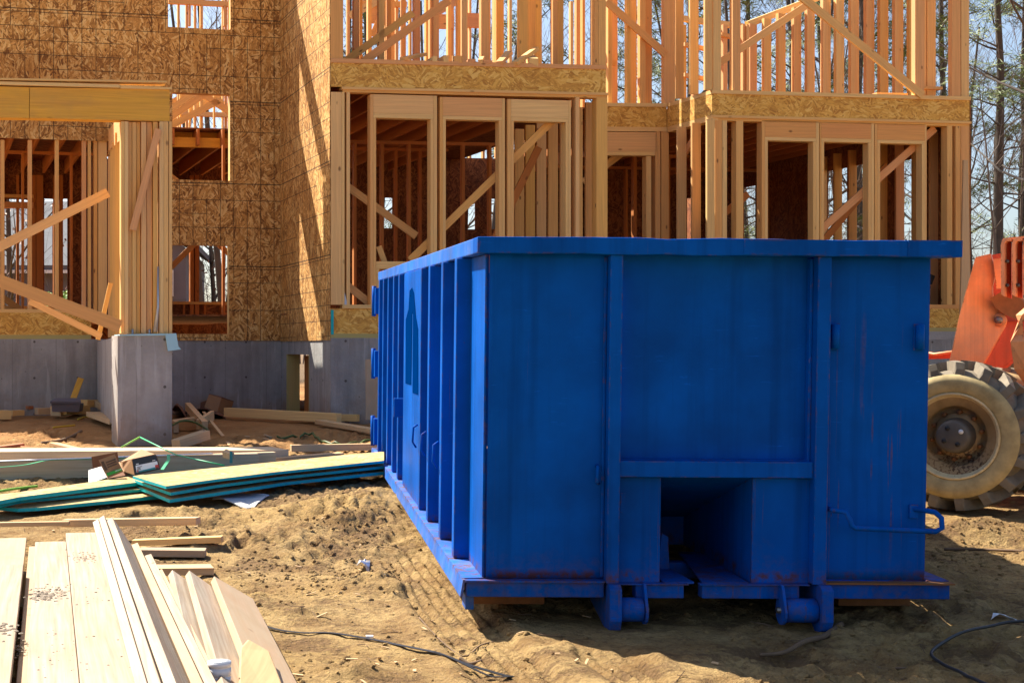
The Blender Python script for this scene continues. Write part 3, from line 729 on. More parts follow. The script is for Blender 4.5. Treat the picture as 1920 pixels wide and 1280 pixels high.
prism('flashing', [fl + Vector((0, 0, wall_z + 0.02)), fl + PP.t * 0.12 + Vector((0, 0, wall_z + 0.025)), fl + PP.t * 0.145 + Vector((0, 0, wall_z - 0.12)), fl + PP.t * 0.175 + Vector((0, 0, wall_z - 0.15)), fl + PP.t * 0.03 + Vector((0, 0, wall_z - 0.17))], DEP * 0.02, M['membrane'], H)
for i, (u0, u1, bk) in enumerate(((227, 233.6, 0), (234, 240.6, 0), (242, 248.2, .05), (249, 256, .04), (257, 264, .06), (265.5, 275, .03), (276.5, 285.5, .05), (287.5, 296, .02), (299, 307, 0), (307.5, 315.6, 0), (317, 322.6, .0))):
    stud(PP, u0, u1, 228, 624.6, 0.09 if i % 2 else 0.14, bk, 'column_stud', 'stud' if i not in (10,) else 'edge_wood')
for i, (u0, u1) in enumerate(((236, 243), (262, 270), (291, 298))):
    stud(PP, u0, u1, 228, 624, 0.04, 0.36, 'column_stud', 'stud')
brace(PP, (296, 243), (248, 432), 0.075, 0.04, -0.045); brace(PP, (238, 470), (249, 400), 0.07, 0.04, 0.3)
tube('anchor_strap', [PP.p(296, 500) - PP.n * 0.012, PP.p(296, 575) - PP.n * 0.012, PP.p(291, 622) - PP.n * 0.015], [0.008, 0.014, 0.028], M['galv'], H, n=6)
for u in (249, 281): tube('anchor_bolt', [PP.p(u, 627) - PP.n * 0.0 + DEP * 0.03, PP.p(u, 617) + DEP * 0.03 - PP.n * 0.0], 0.012, M['galv'], H, n=8)
# porch beam, in two lengths
def beam(u0, u1, v0a, v0b, v1a, v1b, t, nm, mat, back=0.0):
    q = [PP.p(u0, v1a), PP.p(u1, v1b), PP.p(u1, v0b), PP.p(u0, v0a)]
    o = DEP * back
    return prism(nm, [x + o for x in q], DEP * t, M[mat], H, grain=PP.t, uvo=(rng.random() * 7, rng.random() * 7))
beam(-260, 54.6, 153, 164, 217, 221.5, 0.18, 'porch_beam', 'glulam'); beam(55.6, 318, 164, 167.5, 221.5, 227.5, 0.18, 'porch_beam', 'glulam')
beam(-260, 224, 153, 165.5, 147.5, 159.2, 0.2, 'beam_plate', 'edge_wood', -0.03); beam(-260, 312, 147, 156.5, 143.5, 153, 0.2, 'beam_plate', 'edge_wood', -0.045)
beam(225, 322, 160.5, 164.5, 166.5, 168.5, 0.2, 'beam_plate', 'edge_wood', -0.02)
# long braces of the porch
brace(PP, (215, 350), (-60, 487), 0.105, 0.04, 0.62); brace(PP, (-60, 505), (224, 612), 0.135, 0.045, -0.1); brace(PP, (60, 562), (198, 630), 0.07, 0.04, 0.4)
brace(PP, (223, 525), (198, 636), 0.05, 0.04, 0.75)

# ---- left bay
def opening(pl, uk0, ut0, ut1, uk1, vtop, vh, vp, vbot, skew=0.025, gap=6.0):
    """king studs, trimmers, solid header and its plate round one opening"""
    dv = (ut1 - ut0) * skew
    stud(pl, uk0, ut0 - 0.4, vtop, vbot, 0.14, 0, 'king_stud'); stud(pl, ut1 + 0.4, uk1, vtop + dv, vbot, 0.14, 0, 'king_stud', 'edge_wood')
    w = 5.2
    stud(pl, ut0, ut0 + w, vp, vbot, 0.14, 0, 'trimmer', 'edge_wood'); stud(pl, ut1 - w, ut1, vp + dv, vbot, 0.14, 0, 'trimmer', 'edge_wood')
    q = [pl.p(ut0, vh), pl.p(ut1, vh + dv), pl.p(ut1, vtop + dv), pl.p(ut0, vtop)]
    prism('header', q, DEP * 0.14, M['stud'], H, grain=pl.t, uvo=(rng.random() * 9, rng.random() * 9))
    q = [pl.p(ut0, vp - 0.3), pl.p(ut1, vp + dv - 0.3), pl.p(ut1, vh + dv + 0.3), pl.p(ut0, vh + 0.3)]
    prism('header_plate', q, DEP * 0.14 - pl.n * 0.003, M['edge_wood'], H, grain=pl.t)
VB = 571
def vz(pl, u, z): return PY - (z - ZC) / pl.Y(u) * F
def st(pl, u0, u1, nm='stud', mat='stud', d=0.14, back=0, z1=ZT, z0=ZS): return stud(pl, u0, u1, 0, 0, d, back, nm, mat, zz=(z1, z0))
strip(PA, 620, 1139.5, 1.60, 1.655, 0.14, name='sill_plate', mat='treated'); strip(PA, 620, 1139, 1.655, 1.985, 0.03, name='rim_board', mat='osb_rim', back=0.01); strip(PA, 642, 1139, 1.985, 2.033, 0.15, name='sole_plate', back=-0.02)
teal = prism('rim_end', [PA.p(620.6, 627) - PA.n * 0.004, PA.p(625.6, 627) - PA.n * 0.004, PA.p(625.6, 581) - PA.n * 0.004, PA.p(620.6, 581) - PA.n * 0.004], DEP * 0.012, M['teal'], H)
st(PA, 620.4, 640.6, 'post'); st(PA, 641, 646, 'stud', 'edge_wood'); st(PA, 650, 656.2, 'stud')
opening(PA, 694.5, 700, 812.6, 819.4, 177, 211.6, 221, VB); opening(PA, 825, 830.6, 941.2, 946.6, 182, 216.6, 224, VB); opening(PA, 951.6, 958.4, 1066, 1070.4, 186, 219.5, 227, VB)
st(PA, 1079.6, 1086.5); st(PA, 1118.5, 1139, 'post')
strip(PA, 643, 1139, 4.80, 4.835, 0.14, name='top_plate', mat='stud'); strip(PA, 641, 1139, 4.835, 4.868, 0.15, name='top_plate', back=-0.02)
strip(PA, 620.5, 1136, 4.87, 5.18, 0.03, name='rim_board', mat='osb_rim'); strip(PA, 620, 1136, 5.18, 5.235, 0.15, name='deck_plate', mat='stud', back=-0.015)
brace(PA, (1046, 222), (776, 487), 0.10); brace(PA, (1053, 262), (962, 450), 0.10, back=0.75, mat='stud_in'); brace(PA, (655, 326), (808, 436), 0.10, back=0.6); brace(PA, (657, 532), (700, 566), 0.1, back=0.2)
stud(PA, 706, 775, 490, 504, 0.1, 0.02, 'rail', 'edge_wood'); stud(PA, 706, 712, 504, 571, 0.09, 0.02, 'stud', 'edge_wood'); brace(PA, (717, 460), (728, 490), 0.075, 0.03, 0.16)
prism('joist_hanger', [PA.p(646.3, 548), PA.p(651.5, 571), PA.p(646.3, 571)], DEP * 0.01, M['galv'], H)
# ---- recess
strip(PR, 1130, 1250, 4.87, 5.18, 0.03, name='rim_board', mat='osb_rim'); strip(PR, 1130, 1250, 5.18, 5.235, 0.15, name='deck_plate', back=-0.015); strip(PR, 1130, 1250, 4.80, 4.868, 0.15, name='top_plate', back=-0.01)
strip(PR, 1130, 1232, 4.49, 4.79, 0.14, name='header', mat='stud'); strip(PR, 1130, 1228, 4.43, 4.488, 0.14, name='header_plate', back=-0.005)
st(PR, 1212, 1221, 'trimmer', 'edge_wood', z1=4.42); st(PR, 1229, 1238, 'king_stud'); st(PR, 1240, 1254, 'post')
brace(PR, (1200, 275), (1120, 335), 0.11, back=0.5)
# ---- right bay
ZSB = 2.12
strip(PB, 1335, 1818, 1.72, 1.775, 0.14, name='sill_plate', mat='treated', back=0.0); strip(PB, 1335, 1818, 1.60, 1.72, 0.2, name='foundation_curb', mat='concrete', back=0.002)
strip(PB, 1335, 1818, 1.775, 2.06, 0.03, name='rim_board', mat='osb_rim', back=0.008); strip(PB, 1335, 1800, 2.06, ZSB, 0.15, name='sole_plate', mat='stud')
def sb(u0, u1, nm='stud', mat='stud', d=0.14, back=0, z1=4.79): return st(PB, u0, u1, nm, mat, d, back, z1, ZSB)
sb(1340.8, 1353.6, 'post'); sb(1354.6, 1363, 'stud', 'edge_wood'); sb(1380.5, 1393.5)
opening(PB, 1428.4, 1434.4, 1530, 1536, 225.5, 256.8, 263.5, 575); opening(PB, 1537.5, 1540, 1633.4, 1639, 228.5, 258.5, 266, 575); opening(PB, 1640.5, 1645, 1734, 1737.5, 231.5, 262, 268.5, 575)
sb(1776, 1785.5); sb(1792, 1801, 'post', 'stud'); sb(1802, 1819.5, 'post')
strip(PB, 1336, 1820, 4.79, 4.83, 0.14, name='top_plate', mat='stud'); strip(PB, 1336, 1820, 4.83, 4.868, 0.15, name='top_plate', back=-0.02)
strip(PB, 1335, 1819, 4.87, 5.18, 0.03, name='rim_board', mat='osb_rim'); strip(PB, 1334, 1819, 5.18, 5.235, 0.15, name='deck_plate', back=-0.02)
brace(PB, (1766, 238), (1552, 428), 0.11); brace(PB, (1718, 300), (1595, 447), 0.10, back=0.7, mat='stud_in'); brace(PB, (1424, 360), (1366, 407), 0.1, back=0.3, mat='stud_in')
# return wall of the right bay
strip(PT, 1251, 1335, 4.87, 5.18, 0.03, name='rim_board', mat='osb_rim', ext=PT.n); strip(PT, 1250, 1335, 5.18, 5.235, 0.15, name='deck_plate', back=0, ext=PT.n); strip(PT, 1251, 1336, 4.79, 4.868, 0.14, name='top_plate', ext=PT.n)
def ret(u0, u1, z0, z1, nm, mat='stud'):
    """a stud of the return wall: broad face to the front, thin along the wall"""
    Y = PT.Y(u1); pl = Plane(u0, Y, u0 + 40, Y + 0.05)
    return stud(pl, u0, u1, 0, 0, 0.042, 0, nm, mat, zz=(z1, z0), ext=-PT.t)
for u0, u1 in ((1271, 1287), (1298, 1314), (1326, 1340.2)): ret(u0, u1, ZS, ZT, 'stud', 'edge_wood' if u0 > 1320 else 'stud')
brace(PT, (1322, 240), (1284, 300), 0.1, back=0.2)
strip(PT, 1251, 1335, 1.60, 2.10, 0.03, name='rim_board', mat='osb_rim', ext=PT.n)
# side walls running back : studs with their broad faces to the front
def flank(p, inn, s0, n, sp, z0, z1, wide=0.14, nm='flank_stud', mat='stud'):
    for k in range(n):
        q = p + DEP * (s0 + k * sp)
        boxat(q, inn, DEP, wide, 0.04, z0, z1, nm, mat)
flank(PA.p(1139), -PA.t, 0.36, 8, 0.42, 2.0, 4.8); flank(PB.p(1819), -PB.t, 0.30, 9, 0.42, 2.1, 4.8); flank(PL.p(620) + Vector((0.02, 0, 0)), PA.t, 0.5, 6, 0.45, 2.0, 4.8, 0.1)
# ---- floors : lower deck, upper deck, joists
def slab(name, pts, z0, z1, mat): return prism(name, [Vector((p.x, p.y, z0)) for p in pts], (0, 0, z1 - z0), M[mat], H, grain=(1, 0.1, 0))
bkA, bkB = 9.5, 8.0
a0, a1 = PA.p(621) + DEP * 0.04, PA.p(1138) + DEP * 0.04
b0, b1 = PB.p(1336) + DEP * 0.04, PB.p(1818) + DEP * 0.04
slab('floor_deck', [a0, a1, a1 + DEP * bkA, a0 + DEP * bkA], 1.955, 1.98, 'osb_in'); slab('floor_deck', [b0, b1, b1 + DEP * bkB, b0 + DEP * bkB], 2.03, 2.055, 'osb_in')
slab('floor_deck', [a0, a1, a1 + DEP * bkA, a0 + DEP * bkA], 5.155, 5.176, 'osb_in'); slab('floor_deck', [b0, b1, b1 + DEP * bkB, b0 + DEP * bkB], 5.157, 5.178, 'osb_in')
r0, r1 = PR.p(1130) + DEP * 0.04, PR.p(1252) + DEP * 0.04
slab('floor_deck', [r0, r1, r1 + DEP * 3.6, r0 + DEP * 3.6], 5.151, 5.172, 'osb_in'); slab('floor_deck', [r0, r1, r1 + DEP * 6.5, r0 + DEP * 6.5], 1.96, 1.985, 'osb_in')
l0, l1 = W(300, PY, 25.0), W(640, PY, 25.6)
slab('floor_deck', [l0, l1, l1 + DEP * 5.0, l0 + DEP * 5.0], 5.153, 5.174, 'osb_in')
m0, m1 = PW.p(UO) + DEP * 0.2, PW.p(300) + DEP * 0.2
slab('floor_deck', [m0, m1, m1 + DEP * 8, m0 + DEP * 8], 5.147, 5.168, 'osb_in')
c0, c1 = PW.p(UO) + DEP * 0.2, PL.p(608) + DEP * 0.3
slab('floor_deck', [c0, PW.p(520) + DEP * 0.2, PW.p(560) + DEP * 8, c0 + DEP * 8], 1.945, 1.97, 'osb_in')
def joists(p, t, n, sp, ln, z0=4.88, z1=5.145):
    for k in range(n):
        boxat(p + t * (0.2 + k * sp), t, DEP, 0.042, ln, z0, z1, 'floor_joist', 'stud_in', grain=DEP)
slab('floor_deck', [a1 + DEP * 3.0 + PA.t * 0.01, r0, r0 + DEP * 6.5, a1 + DEP * 9.5], 5.150, 5.171, 'osb_in'); slab('floor_deck', [a1 + DEP * 3.0 + PA.t * 0.01, r0, r0 + DEP * 6.5, a1 + DEP * 9.5], 1.955, 1.98, 'osb_in')
joists(a0, PA.t, 9, 0.41, 9.0); joists(b0, PB.t, 10, 0.41, 7.6); joists(r0, PR.t, 3, 0.4, 3.6); joists(l0, PR.t, 6, 0.42, 4.5); joists(m0, PW.t, 11, 0.42, 7.5)
# beams seen through the window
prism('floor_beam', [l0 + Vector((-0.6, 0, 4.86 - ZC)), l1 + Vector((0, 0, 4.86 - ZC)), l1 + Vector((0, 0, 5.02 - ZC)), l0 + Vector((-0.6, 0, 5.02 - ZC))], DEP * 0.09, M['glulam'], H, grain=(1, 0, 0))
prism('floor_beam', [l0 + DEP * 0.3 + Vector((-0.6, 0, 5.06 - ZC)), l1 + DEP * 0.3 + Vector((0, 0, 5.06 - ZC)), l1 + DEP * 0.3 + Vector((0, 0, 5.2 - ZC)), l0 + DEP * 0.3 + Vector((-0.6, 0, 5.2 - ZC))], DEP * 0.09, M['glulam'], H, grain=(1, 0, 0))
brace(PW, (300, 305), (350, 345), 0.12, back=0.4); 
# ---- rear walls, sheathed, with window openings
def plane_of(p, q):
    f = lambda w: (PX + w.x / w.y * F, w.y)
    (u0, y0), (u1, y1) = f(p), f(q); return Plane(u0, y0, u1, y1), u0, u1
ra0 = flat(PA.p(560)) + DEP * 9.3
ra0 = ra0 + PA.t * (2.75); ra1 = ra0 + PA.t * 7.9
RA, ru0, ru1 = plane_of(ra0, ra1)
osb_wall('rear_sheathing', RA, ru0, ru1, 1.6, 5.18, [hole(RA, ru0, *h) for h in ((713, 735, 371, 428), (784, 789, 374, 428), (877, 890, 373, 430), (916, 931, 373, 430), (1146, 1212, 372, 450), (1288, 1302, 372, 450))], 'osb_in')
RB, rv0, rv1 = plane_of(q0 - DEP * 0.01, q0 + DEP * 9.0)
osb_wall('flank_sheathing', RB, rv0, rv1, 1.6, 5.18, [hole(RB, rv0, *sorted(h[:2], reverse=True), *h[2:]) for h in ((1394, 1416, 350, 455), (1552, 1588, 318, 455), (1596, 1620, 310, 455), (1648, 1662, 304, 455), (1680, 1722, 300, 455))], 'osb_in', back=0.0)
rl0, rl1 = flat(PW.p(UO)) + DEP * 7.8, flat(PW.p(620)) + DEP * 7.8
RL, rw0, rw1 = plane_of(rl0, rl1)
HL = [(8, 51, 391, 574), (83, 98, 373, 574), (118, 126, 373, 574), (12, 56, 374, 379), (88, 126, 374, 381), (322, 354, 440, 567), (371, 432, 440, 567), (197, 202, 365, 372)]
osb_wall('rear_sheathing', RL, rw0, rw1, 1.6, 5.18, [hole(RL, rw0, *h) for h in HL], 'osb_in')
for u0, u1 in ((30, 35), (57, 66), (67, 80), (99, 104), (110, 117), (354, 361), (363, 371), (5, 8)): stud(RL, u0, u1, 330, 598, 0.12, -0.16, 'rear_stud', 'stud_in')
for u0, u1 in ((341, 345), (380, 384), (412, 416)): stud(RL, u0, u1, 571, 590, 0.1, -0.15, 'rear_stud', 'stud_in')
stud(RL, 318, 434, 566, 571, 0.14, -0.17, 'window_sill', 'stud'); stud(RL, -40, 130, 574, 579, 0.14, -0.17, 'window_sill', 'stud')
brace(RL, (318, 502), (364, 456), 0.11, back=-0.22); brace(RL, (398, 452), (436, 486), 0.11, back=-0.22); brace(RL, (-40, 530), (60, 598), 0.12, back=-0.5)
stud(RL, -30, 62, 366, 372, 0.1, -0.2, 'header', 'stud'); stud(RL, -30, 62, 380, 391, 0.1, -0.18, 'header', 'stud')
# ---- partitions of the lower floor
def row(p, t, spans, z0, z1, nm='partition_stud', mat='stud_in', d=0.09, plate=True):
    if plate:
        ln = spans[-1][1] + 0.05
        for za, zb in ((z1, z1 + 0.045), (z0 - 0.045, z0)):
            boxat(p, t, DEP, ln, d, za, zb, 'partition_plate', mat, grain=t)
    for a_, b2 in spans: boxat(p + t * a_, t, DEP, b2 - a_, d, z0, z1, nm, mat)
def even(n, sp, w=0.042, o=0.0): return [(o + k * sp, o + k * sp + w) for k in range(n)]
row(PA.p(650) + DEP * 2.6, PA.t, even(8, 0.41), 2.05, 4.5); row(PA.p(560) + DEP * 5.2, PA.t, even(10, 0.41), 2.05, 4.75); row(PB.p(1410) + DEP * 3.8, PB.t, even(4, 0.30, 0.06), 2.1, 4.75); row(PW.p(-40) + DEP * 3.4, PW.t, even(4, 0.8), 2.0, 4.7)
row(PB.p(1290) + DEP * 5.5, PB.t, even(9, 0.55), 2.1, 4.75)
pp = PB.p(1425) + DEP * 5.9
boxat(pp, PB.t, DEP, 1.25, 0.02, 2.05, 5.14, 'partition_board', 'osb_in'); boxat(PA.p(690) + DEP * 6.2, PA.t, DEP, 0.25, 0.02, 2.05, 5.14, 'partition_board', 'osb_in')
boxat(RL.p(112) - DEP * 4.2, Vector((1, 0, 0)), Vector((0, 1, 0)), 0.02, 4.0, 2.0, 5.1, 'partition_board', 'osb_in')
# ---- upper floor
ZD = 5.235; ZU = 7.95
def up(pl, u0, u1, back=0.0, z1=ZU, nm='upper_stud', mat='stud', d=0.09): return stud(pl, u0, u1, 0, 0, d, back, nm, mat, zz=(z1, ZD + 0.0))
up(PA, 619.6, 643.5, 0.0, nm='upper_post', d=0.14)
up(PA, 1115, 1121.4, 0, nm='upper_post', d=0.14); up(PA, 1122, 1136, 0, nm='upper_post', d=0.14)
brace(PA, (850, -4), (689, 110), 0.105, 0.04, 0.16); brace(PA, (815, -4), (655, 110), 0.10, 0.04, 0.9); brace(PA, (640, 34), (706, 94), 0.09, 0.04, 1.4)
A1 = [(647, 653, 1.5), (660, 668.5, 1.9), (679, 682.5, 2.2), (711, 722, 1.2), (723, 731, 2.4), (748, 759, 0.9), (786, 792, 2.8), (799, 806, 1.7), (820, 828, 3.2), (835, 847, 1.3), (850, 858, 2.2), (864, 875, 1.1), (876, 886, 3.4), (894, 904, 1.9), (907, 916, 0.8), (918, 928, 2.6), (931, 939.5, 1.5), (948, 964, 0.9), (974.5, 981, 2.1), (983, 990, 3.0), (993, 1008, 1.2), (1012, 1028, 0.7), (1030, 1038, 2.3), (1040, 1060, 1.0), (1061, 1070, 2.6), (1071, 1080, 0.6), (1087, 1103, 0.8), (1104, 1114, 1.8)]
for u0, u1, bk in A1: up(PA, u0, u1, bk)
strip(PA, 640, 1110, 7.95, 8.03, 0.12, back=0.8, name='upper_plate', mat='stud')
# rear of the left bay, standing against the sky : framed openings between studs
RU = [(630, 634), (651, 656), (664, 669), (690, 694), (722, 727), (742, 747), (768, 772), (779, 784), (846, 851), (861, 866), (880, 884), (905, 909), (930, 934), (955, 960), (984, 988), (1012, 1016), (1045, 1050), (1070, 1075)]
for u0, u1 in RU: stud(RA, u0, u1, 0, 0, 0.09, 0, 'upper_rear_stud', 'stud', zz=(8.3, 5.18))
for (u0, u1, v0, v1) in ((690, 722, 12, 44), (800, 850, 28, 54), (862, 905, 26, 52)): stud(RA, u0, u1, v0, v1, 0.1, -0.05, 'upper_header', 'stud')
stud(RA, 660, 760, 4, 14, 0.1, -0.1, 'upper_header', 'stud'); brace(RA, (693, 72), (716, 18), 0.12, back=-0.2); brace(RA, (640, 42), (760, -20), 0.14, back=-0.6); brace(RA, (800, 36), (880, -10), 0.14, back=-0.5)
# recess and return, upper
for u0, u1, bk in ((1144, 1149, 1.0), (1151, 1159, 0.2), (1163, 1171, 1.6), (1176, 1183, 0), (1186, 1196, 0.7), (1200, 1210.5, 0), (1214, 1228, 0.1), (1233, 1244, 0.9), (1245, 1265, 0.0)): up(PR, u0, u1, bk)
brace(PR, (1134, 4), (1246, 104), 0.11, 0.04, -0.06)
stud(PR, 1136, 1166, 71, 81, 0.09, 0.4, 'upper_sill', 'stud'); stud(PR, 1136, 1172, 107, 116, 0.09, 0.3, 'upper_sill', 'stud')
for u0, u1 in ((1267, 1282), (1294, 1310)): ret(u0, u1, ZD, ZU, 'upper_stud')
ret(1322, 1336, ZD, ZU, 'upper_post', 'edge_wood'); up(PB, 1337.4, 1352, 0, nm='upper_post', d=0.14)
up(PB, 1374, 1388.5, 0.0)
for u0, u1 in ((1716, 1733), (1736, 1752), (1753, 1757), (1759, 1775), (1785, 1801), (1802.5, 1817)): up(PB, u0, u1, 0 if u0 > 1780 or u0 < 1720 else 0.25, nm='upper_post')
stud(PB, 1736, 1776, 160, 165, 0.1, 0.1, 'upper_sill', 'stud'); stud(PB, 1660, 1718, 170, 176, 0.12, 0.2, 'upper_sill', 'stud')
brace(PB, (1496, -8), (1727, 180), 0.115, 0.045, -0.05, mat='edge_wood'); brace(PB, (1545, -4), (1350, 124), 0.105, 0.04, 0.35)
yb = (PB.p(1460) + DEP * 5.5).y
PBR = Plane(1404, yb, 1530, yb + 0.8)
brace(PBR, (1560, -14), (1404, 46), 0.12, 0.09, 0.0, 'upper_plate', 'edge_wood'); stud(PBR, 1270, 1408, 37, 47, 0.09, 0.0, 'upper_plate', 'edge_wood')
for i in range(13):
    u = 1405 + i * 27.4 + rng.uniform(-1.5, 1.5); w = 13.0 + i * 0.25
    vt = max(-60, 45 - (u - 1404) * 0.373)
    p = PB.p(u) + DEP * 5.5; uu = PX + p.x / p.y * F
    p = W(u, PY, p.y)
    stud(Plane(u, p.y, u + 40, p.y + 0.4), u, u + w, 0, 0, 0.09, 0.0, 'upper_rear_stud', 'stud', zz=(W(u, vt, p.y).z, 5.18))
for u0, u1 in ((1280, 1287), (1300, 1307), (1330, 1338), (1356, 1364), (1393, 1399), (1400, 1405)):
    p = PB.p(u0) + DEP * 5.0
    stud(Plane(u0, p.y, u0 + 40, p.y + 0.4), u0, u1, 38, 0, 0.09, 0, 'upper_rear_stud', 'stud', zz=(W(u0, 46, p.y).z, 5.18))
for (u0, u1, v0, v1) in ((1284, 1330, 84, 91), (1284, 1322, 140, 147), (1354, 1400, 66, 73)):
    p = PB.p(u0) + DEP * 4.9
    stud(Plane(u0, p.y, u0 + 40, p.y + 0.4), u0, u1, v0, v1, 0.09, 0, 'upper_sill', 'stud')
# upper floor seen through the windows on the left
for u0, u1 in ((333, 337), (348, 352), (359, 364), (399, 402), (404, 408), (410, 424), (318, 322)): stud(RL, u0, u1, 0, 0, 0.09, -1.0, 'upper_rear_stud', 'stud', zz=(9.0, 5.18))
for a_, b2 in (((310, 218), (392, 170)), ((318, 240), (412, 182)), ((310, 202), (372, 170)), ((368, 172), (436, 214)), ((318, 228), (400, 172))): brace(RL, a_, b2, 0.15, 0.05, -0.25, 'rafter', 'edge_wood')
stud(RL, 318, 432, 226, 234, 0.1, -1.1, 'upper_plate', 'stud')
stud(RL, 300, 432, 24, 33, 0.1, -1.1, 'upper_plate', 'stud')
for u in (337, 359, 400): stud(RL, u, u + 3.5, 33, 70, 0.09, -1.1, 'upper_rear_stud', 'stud')

PV = Plane(300, 25.7, 440, 25.9)
for a_, b2 in (((296, 236), (392, 171)), ((296, 220), (362, 176)), ((366, 168), (438, 214)), ((300, 246), (416, 186))): brace(PV, a_, b2, 0.11, 0.05, 0.0, 'rafter', 'edge_wood')
for u in (338, 356, 402): stud(PV, u, u + 3.4, 150, 238, 0.06, 0.08, 'upper_stud', 'edge_wood')
# ---------------------------------------------------------------- blue roll-off container
D = empty('roll_off_container', (0.967, 7.73, -0.005), 'big blue steel roll off dumpster with ribbed sides on the dirt', 'dumpster', rot=(rad(1.56), rad(0.45), rad(0.9)))
def db(name, lo, hi, mat='blue', par=None, bevel=0.004, **kw):
    return box(name, lo, hi, M[mat], par or D, local=True, bevel=bevel, **kw)
BW, BL, ZR = 2.28, 7.25, 1.945
# front wall with the hoist recess
def plate(name, x0, x1, y, z0, z1, mat, bow, seed):
    r = random.Random(seed); n, m_ = 26, 34; vs, fs = [], []
    dn = [(r.uniform(x0, x1), r.uniform(z0, z1), r.uniform(.06, .22), r.uniform(-.010, .012)) for _ in range(9)]
    for j in range(m_ + 1):
        for i in range(n + 1):
            a_, b2 = i / n, j / m_; x, z = x0 + (x1 - x0) * a_, z0 + (z1 - z0) * b2
            e = min(1, 6 * min(a_, 1 - a_, b2, 1 - b2))
            d = bow * math.sin(math.pi * a_) * math.sin(math.pi * b2) + e * sum(h * math.exp(-((x - p) ** 2 + (z - q) ** 2) / w ** 2) for p, q, w, h in dn)
            vs.append((x, y + d, z))
    for j in range(m_):
        for i in range(n): k = j * (n + 1) + i; fs.append((k, k + 1, k + n + 2, k + n + 1))
    o = add(name, vs, fs, M[mat], D, fix=False, local=True, smooth=True)
    so = o.modifiers.new('thickness', 'SOLIDIFY'); so.thickness = 0.012; so.offset = -1
    return o
plate('front_wall', 0.0, 0.628, 0.0004, 0.277, ZR + 0.03, 'blue', 0.010, 1)
plate('front_wall', 1.717, BW, 0.0004, 0.277, ZR + 0.03, 'blue_rust', 0.010, 2)
plate('front_panel', 0.632, 1.712, 0.045, 0.80, ZR + 0.03, 'blue', 0.014, 3)
db('front_panel', (0.63, 0.0005, 0.255), (0.902, 0.02, 0.802), 'blue_rust'); db('front_panel', (1.378, 0.0005, 0.255), (1.715, 0.02, 0.802), 'blue_rust')
# recess for the hoist cable : sides, sloping roof, back
prism('hoist_recess', [(0.900, 0.02, 0.25), (0.900, 1.3, 0.25), (0.900, 1.3, 0.42), (0.900, 0.02, 0.80)], (-0.012, 0, 0), M['blue'], D, local=True)
prism('hoist_recess', [(1.380, 0.02, 0.25), (1.380, 1.3, 0.25), (1.380, 1.3, 0.42), (1.380, 0.02, 0.80)], (0.012, 0, 0), M['blue'], D, local=True)
prism('hoist_recess', [(0.90, 0.02, 0.80), (1.38, 0.02, 0.80), (1.38, 1.3, 0.42), (0.90, 1.3, 0.42)], (0, 0.0, 0.012), M['blue'], D, local=True)
db('hoist_recess', (0.89, 1.3, 0.25), (1.39, 1.312, 0.43))
# posts and cross bar
db('front_post', (0.607, -0.075, 0.262), (0.672, 0.0, ZR)); db('front_post', (1.672, -0.075, 0.262), (1.742, 0.0, ZR), 'blue_rust')
db('post_web', (0.590, -0.012, 0.285), (0.606, 0.0, ZR - 0.01)); db('post_web', (1.655, -0.01, 0.82), (1.671, 0.04, ZR - 0.01))
db('cross_bar', (0.673, -0.055, 0.808), (1.671, 0.0, 0.892))
db('cross_bar', (0.674, -0.006, 0.893), (1.670, 0.044, 0.897), bevel=0)
# walls, floor, rear door
db('side_wall', (-0.012, 0.02, 0.277), (0.0, BL, ZR)); db('side_wall', (BW, 0.02, 0.277), (BW + 0.012, BL, ZR)); db('floor_plate', (0.0, 0.02, 0.262), (0.888, BL, 0.276)); db('floor_plate', (1.394, 0.02, 0.262), (BW, BL, 0.276)); db('floor_plate', (0.888, 1.312, 0.262), (1.394, BL, 0.276))
db('rear_door', (0.0, BL - 0.03, 0.30), (BW, BL, ZR))
# top rail
rr_ = random.Random(5); nx_ = 18
top = [(-0.078 + 2.48 * k / nx_, -0.10, 2.030 + (rr_.uniform(-.005, .004) if 0 < k < nx_ else 0)) for k in range(nx_ + 1)]
bot = [(-0.078 + 2.48 * k / nx_, -0.10, ZR + 0.002 + (rr_.uniform(-.004, .002) if 0 < k < nx_ else 0)) for k in range(nx_, -1, -1)]
prism('top_rail', bot[::-1] + top[::-1], (0, 0.175, 0), M['blue'], D, local=True, bevel=0.006)
db('top_rail', (-0.075, 0.076, ZR + 0.002), (0.03, BL + 0.02, 2.03), 'blue_flange', bevel=0.006)
db('top_rail', (BW - 0.03, 0.076, ZR + 0.002), (2.36, BL + 0.02, 2.028), bevel=0.006); db('top_rail', (0.031, BL - 0.08, ZR + 0.002), (BW - 0.031, BL + 0.02, 2.03), bevel=0.006)
db('weld_plate', (-0.07, -0.104, ZR + 0.004), (0.24, -0.101, 2.028), bevel=0); db('weld_plate', (1.28, -0.104, ZR + 0.006), (1.7, -0.101, 2.029), bevel=0); db('weld_plate', (2.12, -0.105, ZR + 0.003), (2.398, -0.101, 2.032), 'blue_rust', bevel=0)
